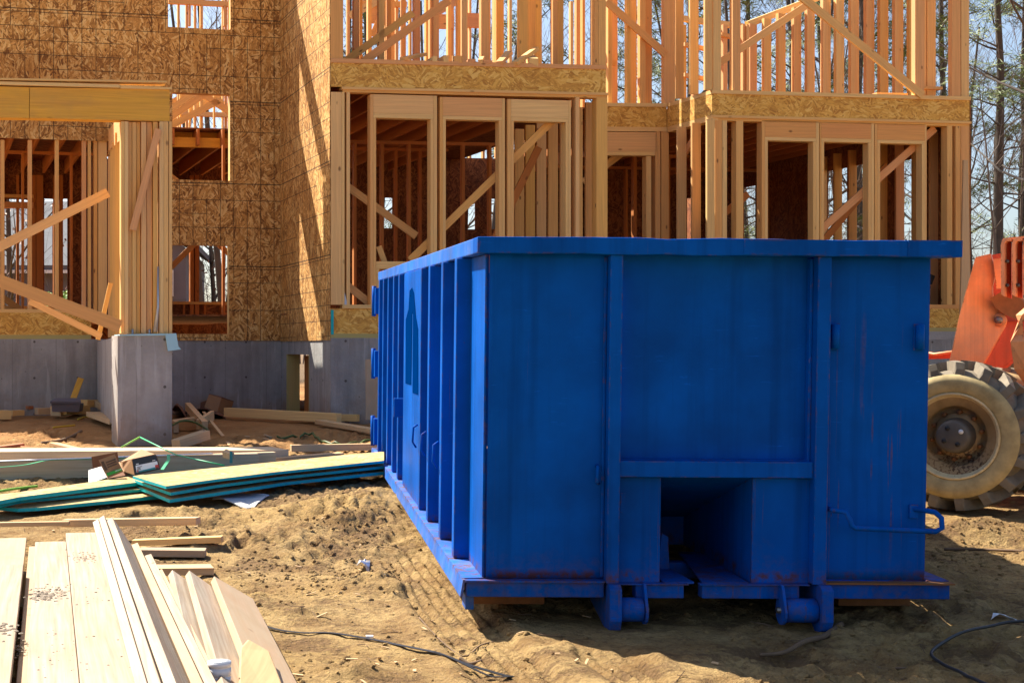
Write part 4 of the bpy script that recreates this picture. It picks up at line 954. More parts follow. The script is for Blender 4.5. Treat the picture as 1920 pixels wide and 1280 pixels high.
# side ribs, left and right, and the flat name plate
ribs = [0.62, 1.30, 2.05, 2.62, 4.45, 5.0, 5.6, 6.2, 6.75]
for y in ribs:
    for sgn, x in ((-1, -0.0125), (1, BW + 0.0125)):
        q = [(x, y - 0.055, 0.281), (x + sgn * 0.088, y - 0.045, 0.281), (x + sgn * 0.088, y + 0.05, 0.281), (x, y + 0.085, 0.281)]
        prism('side_rib', q, (0, 0, ZR - 0.283), M['blue'], D, local=True, bevel=0.006)
db('side_panel', (-0.090, 2.72, 0.281), (-0.0125, 4.05, ZR - 0.002), 'blue', bevel=0.006)
prism('painted_shadow', [(-0.0935, 2.80, 1.06), (-0.0935, 3.22, 1.05), (-0.0935, 3.25, 1.62), (-0.0935, 3.33, 1.64), (-0.0935, 3.35, 1.10), (-0.0935, 3.82, 1.09), (-0.0935, 3.86, 1.58), (-0.0935, 3.62, 1.66), (-0.0935, 3.55, 1.80), (-0.0935, 3.35, 1.82), (-0.0935, 3.2, 1.78), (-0.0935, 3.05, 1.62), (-0.0935, 2.86, 1.52)], (0.0015, 0, 0), M['blue_dark'], D, local=True)  # dark shape painting a cast shadow onto the side panel
db('corner_plate', (-0.022, 0.004, 0.281), (-0.0125, 0.55, ZR - 0.002), 'blue', bevel=0.002)
for y in (1.36, 2.1, 2.7): tube('tarp_hook', [(-0.105, y - 0.02, 0.86), (-0.135, y - 0.02, 0.84), (-0.14, y - 0.02, 0.74), (-0.115, y - 0.02, 0.70)], 0.008, M['blue'], D, local=True, n=6)
db('door_latch', (-0.15, 4.2, 0.80), (-0.02, 4.24, 0.95)); 
for z in (1.74, 1.12, 0.45):
    db('door_hinge', (-0.118, BL - 0.22, z - 0.13), (-0.013, BL - 0.12, z + 0.13)); tube('hinge_pin', [(-0.12, BL - 0.06, z - 0.15), (-0.12, BL - 0.06, z + 0.15)], 0.022, M['blue'], D, local=True)
# base frame
prism('base_flange', [(-0.125, -0.005, 0.276), (-0.013, -0.005, 0.279), (-0.013, BL, 0.279), (-0.125, BL, 0.272)], (0, 0, -0.016), M['blue_flange'], D, local=True)
prism('base_flange', [(-0.126, -0.05, 0.274), (-0.126, BL, 0.272), (-0.130, BL, 0.19), (-0.140, -0.05, 0.185)], (0.012, 0, 0), M['blue_flange'], D, local=True)
db('base_flange', (BW + 0.0125, -0.004, 0.262), (BW + 0.13, BL, 0.276), 'blue_rust'); db('base_flange', (BW + 0.10, 0.0, 0.19), (BW + 0.112, BL, 0.26), 'blue_rust')
db('base_rail', (-0.11, -0.045, 0.185), (0.602, 0.02, 0.262), 'blue_rust'); db('base_rail', (0.77, -0.03, 0.18), (1.02, 0.05, 0.25), 'blue_rust'); db('base_rail', (1.115, -0.03, 0.18), (1.62, 0.05, 0.25), 'blue_rust'); db('base_rail', (1.76, -0.045, 0.185), (BW + 0.115, 0.02, 0.260), 'blue_rust')
db('base_lip', (-0.115, -0.062, 0.263), (0.604, 0.0, 0.272), 'blue_rust', bevel=0); db('base_lip', (1.745, -0.062, 0.261), (BW + 0.135, 0.0, 0.270), 'rust', bevel=0); db('base_lip', (0.675, -0.045, 0.251), (1.04, 0.0, 0.257), 'blue_rust', bevel=0); db('base_lip', (1.10, -0.045, 0.251), (1.668, 0.0, 0.257), 'blue_rust', bevel=0)
# tongue plate inside the recess and the pull lug
prism('tongue_plate', [(0.92, -0.03, 0.251), (1.08, 0.0, 0.251), (1.02, 0.9, 0.262), (0.92, 0.9, 0.262)], (0, 0, 0.01), M['blue_rust'], D, local=True); prism('tongue_plate', [(1.12, -0.02, 0.251), (1.36, -0.01, 0.251), (1.36, 0.9, 0.262), (1.24, 0.9, 0.262)], (0, 0, 0.01), M['blue_rust'], D, local=True)
prism('pull_lug', [(0.985, 0.35, 0.262), (1.045, 0.35, 0.262), (1.035, 0.35, 0.44), (1.0, 0.35, 0.46)], (0, 0.025, 0), M['blue_rust'], D, local=True)
db('cross_member', (0.01, 0.6, 0.17), (BW - 0.01, 0.68, 0.26)); db('cross_member', (0.01, 2.2, 0.17), (BW - 0.01, 2.28, 0.26)); db('cross_member', (0.01, 4.2, 0.17), (BW - 0.01, 4.28, 0.26)); db('cross_member', (0.01, 6.2, 0.17), (BW - 0.01, 6.28, 0.26))
# runners with their hooked noses, rollers, brackets
for x in (0.615, 1.70):
    pts = [(x, -0.10, 0.262), (x, -0.13, 0.24), (x, -0.135, 0.08), (x, -0.11, 0.03), (x, -0.05, 0.0), (x, 0.0, 0.02), (x, 0.35, 0.10), (x, 0.75, 0.165), (x, BL, 0.165), (x, BL, 0.261)]
    prism('runner', pts, (0.062, 0, 0), M['blue_rust'], D, local=True, bevel=0.005)
def roller(x0, x1, xb):
    y, z = -0.05, 0.125
    tube('roller', [(x0, y, z), (x0 + 0.003, y, z), (x1 - 0.003, y, z), (x1, y, z)], [0.055, 0.062, 0.062, 0.055], M['blue_rust'], D, n=24, local=True)
    pl = [(xb, 0.0, 0.26), (xb, -0.06, 0.26)] + [(xb, y - 0.075 * math.cos(t), z - 0.075 * math.sin(t)) for t in np.linspace(0, math.pi, 9)] 
    prism('roller_bracket', pl, (0.014, 0, 0), M['blue'], D, local=True); tube('roller_bolt', [(xb - 0.018, y, z), (xb + 0.03, y, z)], 0.016, M['steel'], D, n=8, local=True)
roller(0.680, 0.80, 0.803); roller(1.535, 1.698, 1.515)
db('stop_block', (-0.10, 0.05, 0.10), (-0.055, 0.18, 0.18), 'blue_flange'); db('stop_block', (-0.04, 0.25, 0.09), (0.35, 0.6, 0.17), 'rust'); db('stop_block', (BW - 0.35, 0.25, 0.09), (BW + 0.04, 0.6, 0.17), 'rust')
# fittings on the front
for x in (1.787, 2.225):
    tube('ladder_socket', [(x, -0.022, 1.475), (x, -0.022, 1.60)], 0.022, M['blue'], D, n=10, local=True); db('socket_plate', (x - 0.026, -0.008, 1.47), (x + 0.026, 0.0, 1.605), bevel=0.001)
tube('step_bar', [(1.765, 0.0, 0.648), (1.765, -0.10, 0.648), (1.82, -0.115, 0.644), (1.842, -0.12, 0.60), (1.85, -0.12, 0.575), (1.87, -0.12, 0.562), (2.28, -0.125, 0.548), (2.315, -0.12, 0.565), (2.315, -0.11, 0.615), (2.295, -0.08, 0.64), (2.23, -0.02, 0.648), (2.215, 0.0, 0.645)], 0.0135, M['blue_rust'], D, n=8, local=True)
for x in (1.765, 2.215): db('bar_foot', (x - 0.022, -0.012, 0.60), (x + 0.022, 0.0, 0.67), bevel=0.001)
tube('latch_handle', [(0.565, -0.005, 0.86), (0.565, -0.035, 0.86), (0.560, -0.04, 0.78), (0.575, -0.012, 0.77)], 0.009, M['blue'], D, n=6, local=True); db('latch_plate', (0.69, -0.006, 0.62), (0.715, 0.0, 0.72), bevel=0); 

# ---------------------------------------------------------------- orange telehandler at the right edge
T = empty('telehandler', (6.6, 13.2, base_z(13.2)), 'weathered orange telehandler with muddy lugged tyre parked behind the blue container', 'telehandler')
def wheel(c, ang, R_=0.585, w_=0.46):
    """outer face looks along -Y turned by ang towards -X"""
    wr = lathe('wheel', [(0.05, 0.10), (0.17, 0.10), (0.175, 0.06), (0.215, 0.05), (0.23, 0.10), (0.235, 0.17), (0.30, 0.185), (0.315, 0.21), (0.322, 0.235), (0.338, 0.235), (0.338, 0.20), (0.31, 0.12), (0.31, -0.2), (0.05, -0.2)], [M['rim'], M['rim_dish']], T, 44)
    wr.data.polygons.foreach_set('material_index', [1 if (i % 13) < 6 or (i % 13) > 9 else 0 for i in range(44 * 13)])
    wr.location = Vector(c) - T.location
    ax = Vector((-math.sin(ang), -math.cos(ang), 0)); wr.rotation_euler = ax.to_track_quat('Z', 'Y').to_euler()
    h = w_ / 2
    prof = [(0.325, 0.20), (0.335, h - 0.005), (0.36, h + 0.012), (0.42, h + 0.03), (0.48, h + 0.02), (R_ - 0.105, h - 0.01), (R_ - 0.08, h - 0.05), (R_ - 0.07, 0), (R_ - 0.08, -h + 0.05), (R_ - 0.105, -h + 0.005), (0.42, -h - 0.03), (0.335, -h), (0.31, -0.15)]
    ty = lathe('tyre', prof, [M['sidewall'], M['tyre']], wr, 60)
    m = len(prof); ty.data.polygons.foreach_set('material_index', [0 if (i % (m - 1)) < 4 else 1 for i in range(60 * (m - 1))])
    vs, fs = [], []
    nl = 17
    for k in range(nl):
        for side in (1, -1):
            th0 = 2 * math.pi * (k + (0 if side > 0 else 0.5)) / nl
            ring = []
            for (hh, dth, r_, wth) in ((side * (h + 0.016), -0.01, R_ - 0.062, 0.064), (side * (h + 0.004), 0.0, R_ - 0.010, 0.072), (side * 0.10, 0.13, R_, 0.066), (side * -0.01, 0.22, R_ + 0.002, 0.056)):
                ring.append((hh, th0 + dth, r_, wth))
            b0 = len(vs)
            for q_, (hh, th, r_, wth) in enumerate(ring):
                dp = 0.05 if q_ == 0 else 0.085
                for rr, dt in ((r_ - dp, -wth * 1.15), (r_, -wth * 0.8), (r_, wth * 0.8), (r_ - dp, wth * 1.15)):
                    a_ = th + dt; vs.append((rr * math.cos(a_), rr * math.sin(a_), hh))
            for j in range(3):
                for q in range(3):
                    A = b0 + j * 4 + q; fs.append((A, A + 1, A + 5, A + 4) if side < 0 else (A + 4, A + 5, A + 1, A))
            fs.append((b0, b0 + 1, b0 + 2, b0 + 3) if side > 0 else (b0 + 3, b0 + 2, b0 + 1, b0)); e_ = b0 + 12; fs.append((e_ + 3, e_ + 2, e_ + 1, e_) if side > 0 else (e_, e_ + 1, e_ + 2, e_ + 3))
    add('tread', vs, fs, M['tyre'], wr, fix=False, local=True)
    lathe('hub', [(0.001, 0.255), (0.10, 0.255), (0.125, 0.245), (0.13, 0.20), (0.14, 0.10), (0.16, 0.06)], M['hub'], wr, 32)
    for k in range(10):
        a_ = 2 * math.pi * k / 10 + 0.2
        lathe('wheel_bolt', [(0.001, 0.150), (0.015, 0.150), (0.018, 0.142), (0.018, 0.095)], M['rust'], wr, 6, ).location = (0.185 * math.cos(a_), 0.185 * math.sin(a_), -0.02)
    for k in range(4):
        a_ = 2 * math.pi * k / 4 + 0.55
        lathe('hub_bolt', [(0.001, 0.262), (0.018, 0.262), (0.02, 0.25), (0.02, 0.24)], M['dark'] if k else M['print_white'], wr, 8).location = (0.072 * math.cos(a_), 0.072 * math.sin(a_), 0)
    return wr
TY = 11.75
wc = W(1800, 815, TY)
WANG = rad(36)
wheel(wc, WANG)
axd = Vector((math.sin(WANG), math.cos(WANG), 0))      # axle direction, away from the camera
fw = Vector((axd.y, -axd.x, 0))                          # forward/right along the machine
wheel(wc + axd * 1.75, WANG)
tube('axle', [wc + axd * 0.15, wc + axd * 1.6], 0.11, M['orange_red'], T, n=14)
def tp(s, f_, z): return wc + axd * s + fw * f_ + Vector((0, 0, z))
prism('chassis', [tp(0.45, -0.55, -0.12), tp(0.45, 3.2, -0.12), tp(0.45, 3.2, 0.28), tp(0.45, -0.55, 0.28)], axd * 0.8, M['orange_red'], T)
tube('hydraulic_line', [W(1700, 655, 13.2), W(1752, 664, 13.0), W(1790, 659, 12.7)], 0.014, M['orange'], T, n=6); 
prism('front_bar', [W(1680, 675, 13.4), W(1790, 672, 13.2), W(1790, 661, 13.2), W(1680, 663, 13.4)], (0.05, 0.1, 0), M['orange_red'], T)
def pl_(pts, Y0, k=0.0015): return [W(u, v, Y0 + (u - 1780) * k) for u, v in pts]
cheek = [(1829, 482), (1857, 475.5), (1865, 500), (1866, 515), (1860, 538), (1861, 556), (1868, 572), (1882, 587), (1887, 600), (1884, 612), (1872, 632), (1846, 676), (1838, 690), (1776, 690), (1782, 668), (1800, 585)]
prism('boom_cheek', pl_(cheek, 12.2), axd * 0.05, M['orange'], T, bevel=0.004)
prism('boom_cheek', [p + axd * 0.62 for p in pl_(cheek, 12.2)], axd * 0.05, M['orange'], T)
prism('boom', pl_([(1858, 478), (1884, 474), (1900, 560), (1960, 600), (2100, 640), (2100, 720), (1905, 640), (1866, 580)], 12.55), axd * 0.34, M['orange_red'], T)
prism('carriage_plate', pl_([(1862, 486), (1882, 482), (1884, 540), (1868, 542)], 12.15), axd * 0.03, M['orange'], T)
prism('tilt_ram_guard', pl_([(1856, 560), (1880, 545), (1915, 560), (1935, 590), (1915, 602), (1884, 590), (1868, 578)], 12.1), axd * 0.25, M['rust'], T)
prism('lift_arm', pl_([(1887, 602), (1930, 602), (1930, 650), (1880, 690), (1846, 684), (1874, 634)], 12.28), axd * 0.2, M['orange_red'], T)
lp = [tp(0, 0, 0)]
for k in range(3):
    u0 = 1877 + 20.5 * k
    outer = [(u0, 552), (u0 - 0.8, 460), (u0 + 2, 449), (u0 + 8, 446), (u0 + 17, 446.5), (u0 + 17, 452), (u0 + 9, 452), (u0 + 6, 456), (u0 + 5.4, 466), (u0 + 5.8, 556)]
    prism('boom_link', pl_(outer, 11.75), axd * 0.16, M['orange'], T, bevel=0.003)
    prism('boom_link', pl_([(u0 + 6, 456), (u0 + 19, 452), (u0 + 19, 560), (u0 + 6.3, 556)], 11.83), axd * 0.03, M['orange_red'], T)
    for v in (490, 535): tube('link_bolt', [W(u0 + 12, v, 11.78 + (u0 - 1780) * .0015), W(u0 + 12, v, 11.9 + (u0 - 1780) * .0015)], 0.014, M['hub'], T, n=8)
prism('link_cap', pl_([(1880, 447), (1960, 438), (1960, 444), (1884, 450)], 11.8), axd * 0.2, M['orange'], T)
pc = pl_([(1874, 600)], 12.18)[0]
tube('pivot_ring', [pc - axd * 0.015, pc + axd * 0.02], 0.056, M['orange'], T, n=24); tube('pivot_pin', [pc - axd * 0.06, pc + axd * 0.05], 0.03, M['steel'], T, n=16)
vs_ = [W(1935, 575, 11.7), W(1914, 592, 11.7), W(1908, 640, 11.7), W(1915, 690, 11.75), W(1935, 720, 11.8)]
ribbon('guard_arm', vs_, 0.10, 0.035, M['orange'], T)
# cab, engine cover and rear wheels, outside the picture
prism('engine_cover', [tp(0.1, 1.0, 0.2), tp(0.1, 3.6, 0.2), tp(0.1, 3.5, 0.85), tp(0.1, 1.3, 0.75)], axd * 1.5, M['orange'], T, bevel=0.02)
wheel(wc + fw * 2.9, WANG); wheel(wc + fw * 2.9 + axd * 1.75, WANG)
# ---------------------------------------------------------------- lumber and litter on the ground
def lum(name, label, cat, p0, p1, w, t, mat, group=None, roll=0.0, bevel=0.003, **kw):
    o = board(name, p0, p1, w, t, M[mat], None, roll, bevel=bevel, uvo=(rng.random() * 9, rng.random() * 9), **kw)
    return tag(o, label, cat, group)
GP = 'pale planks stacked in the foreground'
def fp(s, Y, z): return Vector((s - 0.168 * (Y - 5), Y, z))
def flatplank(s0, s1, ztop, far, label, mat='plank', t=0.04, near=3.2, name='plank'):
    s = (s0 + s1) / 2
    return lum(name, label, 'plank', fp(s, near, ztop - t / 2), fp(s, far, ztop - t / 2), s1 - s0, t, mat, GP)
flatplank(-1.62, -0.975, 0.292, 9.15, 'wide tan board lying lowest at the far left of the stack', 'plank_dark', 0.03)
flatplank(-1.50, -1.20, 0.345, 9.3, 'pale plank cut off by the left edge of the photo', 'plank')
flatplank(-1.19, -0.967, 0.345, 7.67, 'short pale plank with crumbs of soil, lying on the tan board', 'plank')
flatplank(-0.912, -0.735, 0.325, 8.76, 'flat pale plank with a dirt streak across its middle', 'plank')
flatplank(-0.730, -0.55, 0.338, 9.08, 'flat wavy grained plank beside the boards on edge', 'plank')
flatplank(-0.95, -0.74, 0.28, 8.9, 'lower flat plank under the dirt streaked plank', 'plank_dark'); flatplank(-0.73, -0.56, 0.294, 9.0, 'lower flat plank under the wavy grained plank', 'plank_dark')
def onedge(s, ztop, far, h, roll, label, mat='plank', dirx=-0.168, near=3.2, t=0.038):
    c, sn = math.cos(roll), math.sin(roll)
    def q(Y):
        top = Vector((s + (dirx) * (Y - 5), Y, ztop))
        return top + Vector((c, 0, sn)) * (h / 2) - Vector((-sn, 0, c)) * (t / 2) * (1 if True else 0)
    return lum('plank', label, 'plank', q(near), q(far), h, t, mat, GP, roll=roll)
onedge(-0.535, 0.425, 9.05, 0.26, rad(-60), 'leftmost of three pale boards leaning together on edge'); onedge(-0.497, 0.44, 9.12, 0.26, rad(-59), 'middle one of three pale boards leaning together on edge'); onedge(-0.458, 0.46, 8.85, 0.265, rad(-56), 'tallest leaning board with its broad grained face to the right')
onedge(-0.322, 0.34, 8.6, 0.16, rad(-72), 'thin pinkish board standing in the gap right of the tall leaning board', 'plank_dark'); onedge(-0.272, 0.33, 8.2, 0.16, rad(-75), 'grey edged thin board right of the pinkish thin board', 'plank'); onedge(-0.232, 0.285, 7.95, 0.16, rad(-66), 'brown shaded board left of the shingled leaning boards', 'plank_dark')
DX = -0.118
onedge(-0.330, 0.305, 7.78, 0.20, rad(-36), 'first of three boards leaning like shingles, against the brown board', 'plank', DX); onedge(-0.243, 0.305, 7.76, 0.20, rad(-36), 'middle board of the three leaning like shingles', 'plank', DX); onedge(-0.108, 0.262, 7.85, 0.24, rad(-31), 'outermost leaning board with a stained broad face by the dirt', 'plank_dark', DX)
# hidden blocking below
for Y in (4.6, 8.3): lum('bearer', 'rough timber bearer under the foreground plank stack', 'timber', fp(-1.3, Y, 0.13), fp(-0.3, Y, 0.10), 0.12, 0.18, 'plank_dark', 'bearers under the foreground planks')
# cut ends lying beyond the stack
GC = 'short offcuts beyond the plank stack'
def glum(name, label, cat, a, b_, dz, w, t, mat, group=None, roll=0.0, dz2=None):
    p0, p1 = G(a[0], a[1]), G(b_[0], b_[1])
    p0.z = gz(p0.x, p0.y) + dz; p1.z = gz(p1.x, p1.y) + (dz if dz2 is None else dz2)
    return lum(name, label, cat, p0, p1, w, t, mat, group, roll)
glum('offcut', 'reddish board lying farthest behind the plank stack', 'board', (120, 1008), (372, 1022), 0.10, 0.09, 0.05, 'scrap', GC); glum('offcut', 'light board end in front of the reddish one behind the stack', 'board', (250, 1030), (417, 1034), 0.045, 0.09, 0.04, 'edge_wood', GC)
glum('offcut', 'pink board end with a dark cut face beside the stack', 'board', (262, 1046), (386, 1046), 0.035, 0.14, 0.045, 'plank_dark', GC); glum('offcut', 'amber board end nearest the shingled boards', 'board', (285, 1082), (398, 1078), 0.04, 0.17, 0.045, 'scrap', GC); glum('offcut', 'thin batten at the far left behind the stack', 'board', (-30, 1016), (130, 1016), 0.12, 0.05, 0.03, 'scrap', GC)
# stubby block and white pipe on the right of the stack
blk = prism('wood_block', [Vector((-0.228, 5.80, 0.235)), Vector((-0.205, 6.0, 0.23)), Vector((-0.115, 5.97, 0.185)), Vector((-0.055, 5.45, 0.16)), Vector((-0.05, 4.9, 0.16)), Vector((-0.20, 4.9, 0.235))], (0, 0, 0.06), M['scrap'], None, grain=(0.1, 1, 0), bevel=0.008)
tag(blk, 'chunky yellow wood block with a splintered end beside the white pipe', 'wood block')
px_, py_ = -0.282, 5.30
vs, fs = tube_geo([Vector((px_ + 0.02 * (0.345 - z), py_, z)) for z in (0.20, 0.343, 0.345, 0.345, 0.329, 0.328, 0.322, 0.321, 0.298, 0.297, 0.291, 0.290, 0.14)], [0.036, 0.036, 0.038, 0.0425, 0.0425, 0.0395, 0.0395, 0.042, 0.042, 0.040, 0.040, 0.0415, 0.0415], 32)
tag(add('pipe_end', vs, fs, M['white'], None, fix=False, smooth=True), 'white ribbed plastic pipe end standing among the foreground boards', 'pipe')
# ---- sheets with teal edges
GS = 'board sheets with teal painted edges'
def sheet(label, px, dz, t=0.022, raise_=None):
    pts = []
    for i, (u, v) in enumerate(px): pts.append(G(u, v, dz if raise_ is None else dz + raise_[i]))
    n = len(pts); tops = pts; bots = [p - Vector((0, 0, t)) for p in pts]
    vs = tops + bots; fs = [tuple(range(n)), tuple(range(2 * n - 1, n - 1, -1))] + [(i, (i + 1) % n, n + (i + 1) % n, n + i) for i in range(n)]
    o = add('osb_sheet', vs, fs, [M['osb_sheet'], M['teal']], None, grain=(1, 0.3, 0), fmat=[0, 0] + [1] * n, uvo=(rng.random() * 9, rng.random() * 9))
    return tag(o, label, 'board sheet', GS)
sheet('topmost teal edged sheet showing its broad yellow face', [(249, 892), (311.5, 911), (404, 898), (520, 884), (720, 863), (720, 846), (660, 851)], 0.22)
sheet('second teal edged sheet just below the topmost yellow one', [(252, 899), (320, 923), (404, 909), (520, 894), (720, 873), (720, 860), (600, 864)], 0.165, 0.024)
sheet('third teal edged sheet under the long yellow stack', [(256, 910), (318, 936), (420, 921), (540, 903), (720, 884), (720, 870), (600, 876)], 0.115, 0.026)
sheet('upper short teal edged sheet on the left, dark gap beneath', [(-60, 933), (-40, 931), (36, 922), (270, 889), (262, 903), (38, 931), (-10, 940)], 0.15, 0.03)
sheet('middle short teal edged sheet on the left', [(-60, 948), (20, 936), (270, 904), (280, 915), (40, 938), (0, 946)], 0.10, 0.022)
sheet('lowest left teal edged sheet with its chamfered tip on the dirt', [(-60, 955), (8, 940), (270, 914), (306, 928), (72, 951), (34, 953), (0, 950)], 0.065, 0.026)
# ---- long laminated beams behind the sheets
GL = 'long laminated beams strapped on the ground'
l0, l1 = G(-200, 912), G(487, 884)
dvl = (l1 - l0).normalized(); nvl = Vector((-dvl.y, dvl.x, 0)).normalized()
up_ = Vector((0, 0, 1))
lum('laminated_beam', 'front laminated beam on the dirt behind the cardboard boxes', 'beam', l0 + up_ * 0.10 + nvl * 0.06, l1 + up_ * 0.085 + nvl * 0.06, 0.09, 0.17, 'lvl', GL)
lum('laminated_beam', 'second laminated beam right behind the front one', 'beam', l0 + up_ * 0.10 + nvl * 0.17, l1 + up_ * 0.085 + nvl * 0.17 + dvl * 0.2, 0.09, 0.17, 'lvl', GL)
k0, k1 = G(-200, 872), G(527, 858)
k0 = l0 + nvl * 0.62 + up_ * 0.235; k1 = W(525, 848, 15.0)
lum('laminated_beam', 'longest pale laminated beam lying highest, below the pier', 'beam', k0, k1, 0.52, 0.085, 'lvl', GL)
wrap = board('plastic_wrap', l0 + up_ * 0.188 + nvl * 0.05, l0 + dvl * 2.9 + up_ * 0.186 + nvl * 0.05, 0.09, 0.006, M['white']); tag(wrap, 'white plastic wrap along the top of the front beam', 'plastic wrap')
glum('board', 'pale board lying flat between long beam and dumpster', 'board', (490, 872), (640, 866), 0.05, 0.16, 0.04, 'scrap', None); glum('board', 'red sided board by the dumpster rear corner, end grain showing', 'board', (545, 856), (720, 852), 0.06, 0.09, 0.07, 'scrap', None)
glum('board', 'scrap timber tilted up beside the pier foot', 'board', (330, 842), (386, 834), 0.05, 0.12, 0.1, 'scrap', None, dz2=0.12)
# straps
def sp(pts, dz=0.02): 
    out = []
    for u, v in pts:
        p = G(u, v, dz); p.z = max(p.z, gz(p.x, p.y) + 0.006); out.append(p)
    return out
def smooth_pts(pts, n=6):
    pts = [pts[0]] + pts + [pts[-1]]; out = []
    for i in range(1, len(pts) - 2):
        p0, p1, p2, p3 = pts[i - 1:i + 3]
        for k in range(n):
            t = k / n; out.append(0.5 * ((2 * p1) + (p2 - p0) * t + (2 * p0 - 5 * p1 + 4 * p2 - p3) * t * t + (3 * p1 - p0 - 3 * p2 + p3) * t ** 3))
    out.append(pts[-2]); return out
bs = smooth_pts(sp([(480, 1172), (520, 1180), (570, 1186), (625, 1187), (690, 1196), (740, 1207), (800, 1222), (870, 1240), (962, 1256)], 0.012))
def settle(q, up=0.006, r_=.03, k_=4):
    q = [Vector((p.x, p.y, max(gz(p.x + a_, p.y + b_) for a_ in (-r_, 0, r_) for b_ in (-r_, 0, r_)) + up)) for p in q]
    return [Vector((p.x, p.y, sum(q[max(0, min(len(q) - 1, i + k))].z for k in range(-k_, k_ + 1)) / (2 * k_ + 1))) for i, p in enumerate(q)]
bs = settle(bs)
st_ = ribbon('plastic_strap', bs, 0.026, 0.003, M['strap_black']); tag(st_, 'black plastic packing strap trailing over the sunlit dirt', 'strap')
pb = G(693, 1197); pb.z = min(bs, key=lambda p: (p - pb).length).z + 0.004
box('buckle', (pb.x - 0.018, pb.y - 0.014, pb.z - 0.006), (pb.x + 0.018, pb.y + 0.014, pb.z + 0.002), M['white'], st_)
bl = smooth_pts(sp([(962, 1256), (925, 1256), (870, 1243), (815, 1229)], 0.012)); bl = settle(bl, 0.010)
tag(ribbon('plastic_strap', bl, 0.014, 0.003, M['strap_black']), 'frayed doubled end of the black packing strap', 'strap')
cb = smooth_pts(sp([(1990, 1172), (1900, 1176), (1850, 1182), (1790, 1194), (1750, 1208), (1752, 1222), (1790, 1250), (1840, 1276), (1900, 1300)], 0.012)); cb = [Vector((p.x, p.y, max(gz(p.x + a_, p.y + b_) for a_ in (-.05, 0, .05) for b_ in (-.05, 0, .05)) + 0.008)) for p in cb]
cb = [Vector((p.x, p.y, sum(cb[max(0, min(len(cb) - 1, i + k))].z for k in range(-3, 4)) / 7 + .004)) for i, p in enumerate(cb)]
tag(tube('cable', cb, 0.008, M['strap_black']), 'black cable bent round in the shade at the lower right', 'cable')
hs_ = smooth_pts(sp([(520, 822), (580, 817), (610, 826), (650, 829), (700, 822), (740, 820)], 0.02)); hs_ = [Vector((p.x, p.y, gz(p.x, p.y) + 0.02)) for p in hs_]
tag(tube('hose', hs_, 0.014, M['hose_green']), 'thin dark green hose snaking over the red dirt', 'hose')
def hang(name, label, cat, pts, w, mat, t=0.003):
    return tag(ribbon(name, pts, w, t, M[mat]), label, cat)
yb_ = 13.9
hang('packing_strap', 'green strap looping loosely along the front beam top', 'strap', smooth_pts([W(-40, 878, 13.2), W(40, 872, 13.3), W(95, 862, 13.45), W(170, 861, 13.5), W(236, 859, 13.6)]), 0.035, 'strap_green')
tag(tube('string', [W(228, 838, 14.2), W(262, 819, 14.4)], 0.008, M['strap_lime'], n=6), 'lime string stretched up to the left before the pier', 'string')
tag(tube('string', [W(262, 819, 14.4), W(300, 838, 14.2), W(330, 852, 13.8), W(372, 862, 13.5), W(420, 872, 13.2)], 0.007, M['strap_green'], n=6), 'green string sloping down to the right before the pier', 'string')
cl = prism('strap_block', [W(417, 846, 13.75), W(432, 851, 13.65), W(439, 848, 13.75), W(424, 841, 13.95)], (0, 0, -0.055), M['scrap'], None); tag(cl, 'little wood block under the teal strap on the beams', 'wood block')
tag(prism('packing_strap', [W(430.5, 846, 13.62), W(436, 846, 13.62), W(436, 868, 13.62), W(430.5, 868, 13.62)], (0, 0.004, 0), M['print_teal'], None), 'teal strap wrapped over the little wood block', 'strap')
tag(ribbon('packing_strap', [W(316, 852, 13.6), W(316, 862, 13.5), W(304, 880, 13.3)], 0.03, 0.003, M['strap_green']), 'crumpled green strap end right of the black printed box', 'strap')
tag(tube('string', smooth_pts(sp([(-20, 924), (20, 917), (70, 911)], 0.03)), 0.012, M['strap_lime'], n=6), 'bright lime cord on the dirt behind the teal sheets', 'string')
tag(tube('string', smooth_pts(sp([(100, 801), (120, 799), (140, 797)], 0.03)), 0.012, M['strap_yellow'], n=6), 'short yellow cord on the red dirt', 'string')
tag(tube('string', smooth_pts(sp([(146, 786), (160, 782), (176, 783)], 0.03)), 0.012, M['strap_yellow'], n=6), 'yellow cord end beside the scrap boards', 'string')
# ---- cardboard boxes on the sheets
def panel(name, px, Y, mat, par=None, t=0.006, ky=0.0, fwd=False):
    q = [W(u, v, (Y[i] if isinstance(Y, (list, tuple)) else Y)) for i, (u, v) in enumerate(px)]
    n = (q[1] - q[0]).cross(q[2] - q[0]).normalized()
    if n.y < 0: n = -n
    return prism(name, q, n * t, M[mat], par, grain=(q[1] - q[0]))
B1 = empty('cardboard_box', W(205, 900, 12.7), 'torn open brown carton with green stripe and grey flap', 'cardboard box')
panel('back_flap', [(171.5, 856), (220, 847), (224, 872), (174, 880)], 12.95, 'card_dark', B1)
pf = panel('front_flap', [(185, 862), (215, 851), (231, 884), (203, 896)], [12.55, 12.6, 12.6, 12.5], 'card', B1)
panel('grey_flap', [(166, 881), (190, 874), (200, 894), (166, 907)], [12.75, 12.75, 12.5, 12.45], 'card_grey', B1)
panel('side_panel', [(222, 866), (247, 859), (249, 889), (232, 884)], [12.9, 12.95, 12.75, 12.65], 'card', B1); panel('bottom_panel', [(170, 905), (205, 897), (249, 890), (222, 872)], [12.5, 12.55, 12.75, 12.95], 'card_dark', B1)
def decal(px, mat, par, Yf): 
    q = [W(u, v, Yf(u, v) - 0.004) for u, v in px]; n = (q[1] - q[0]).cross(q[2] - q[0]).normalized(); n = n if n.y > 0 else -n
    return prism('print', q, n * 0.002, M[mat], par)
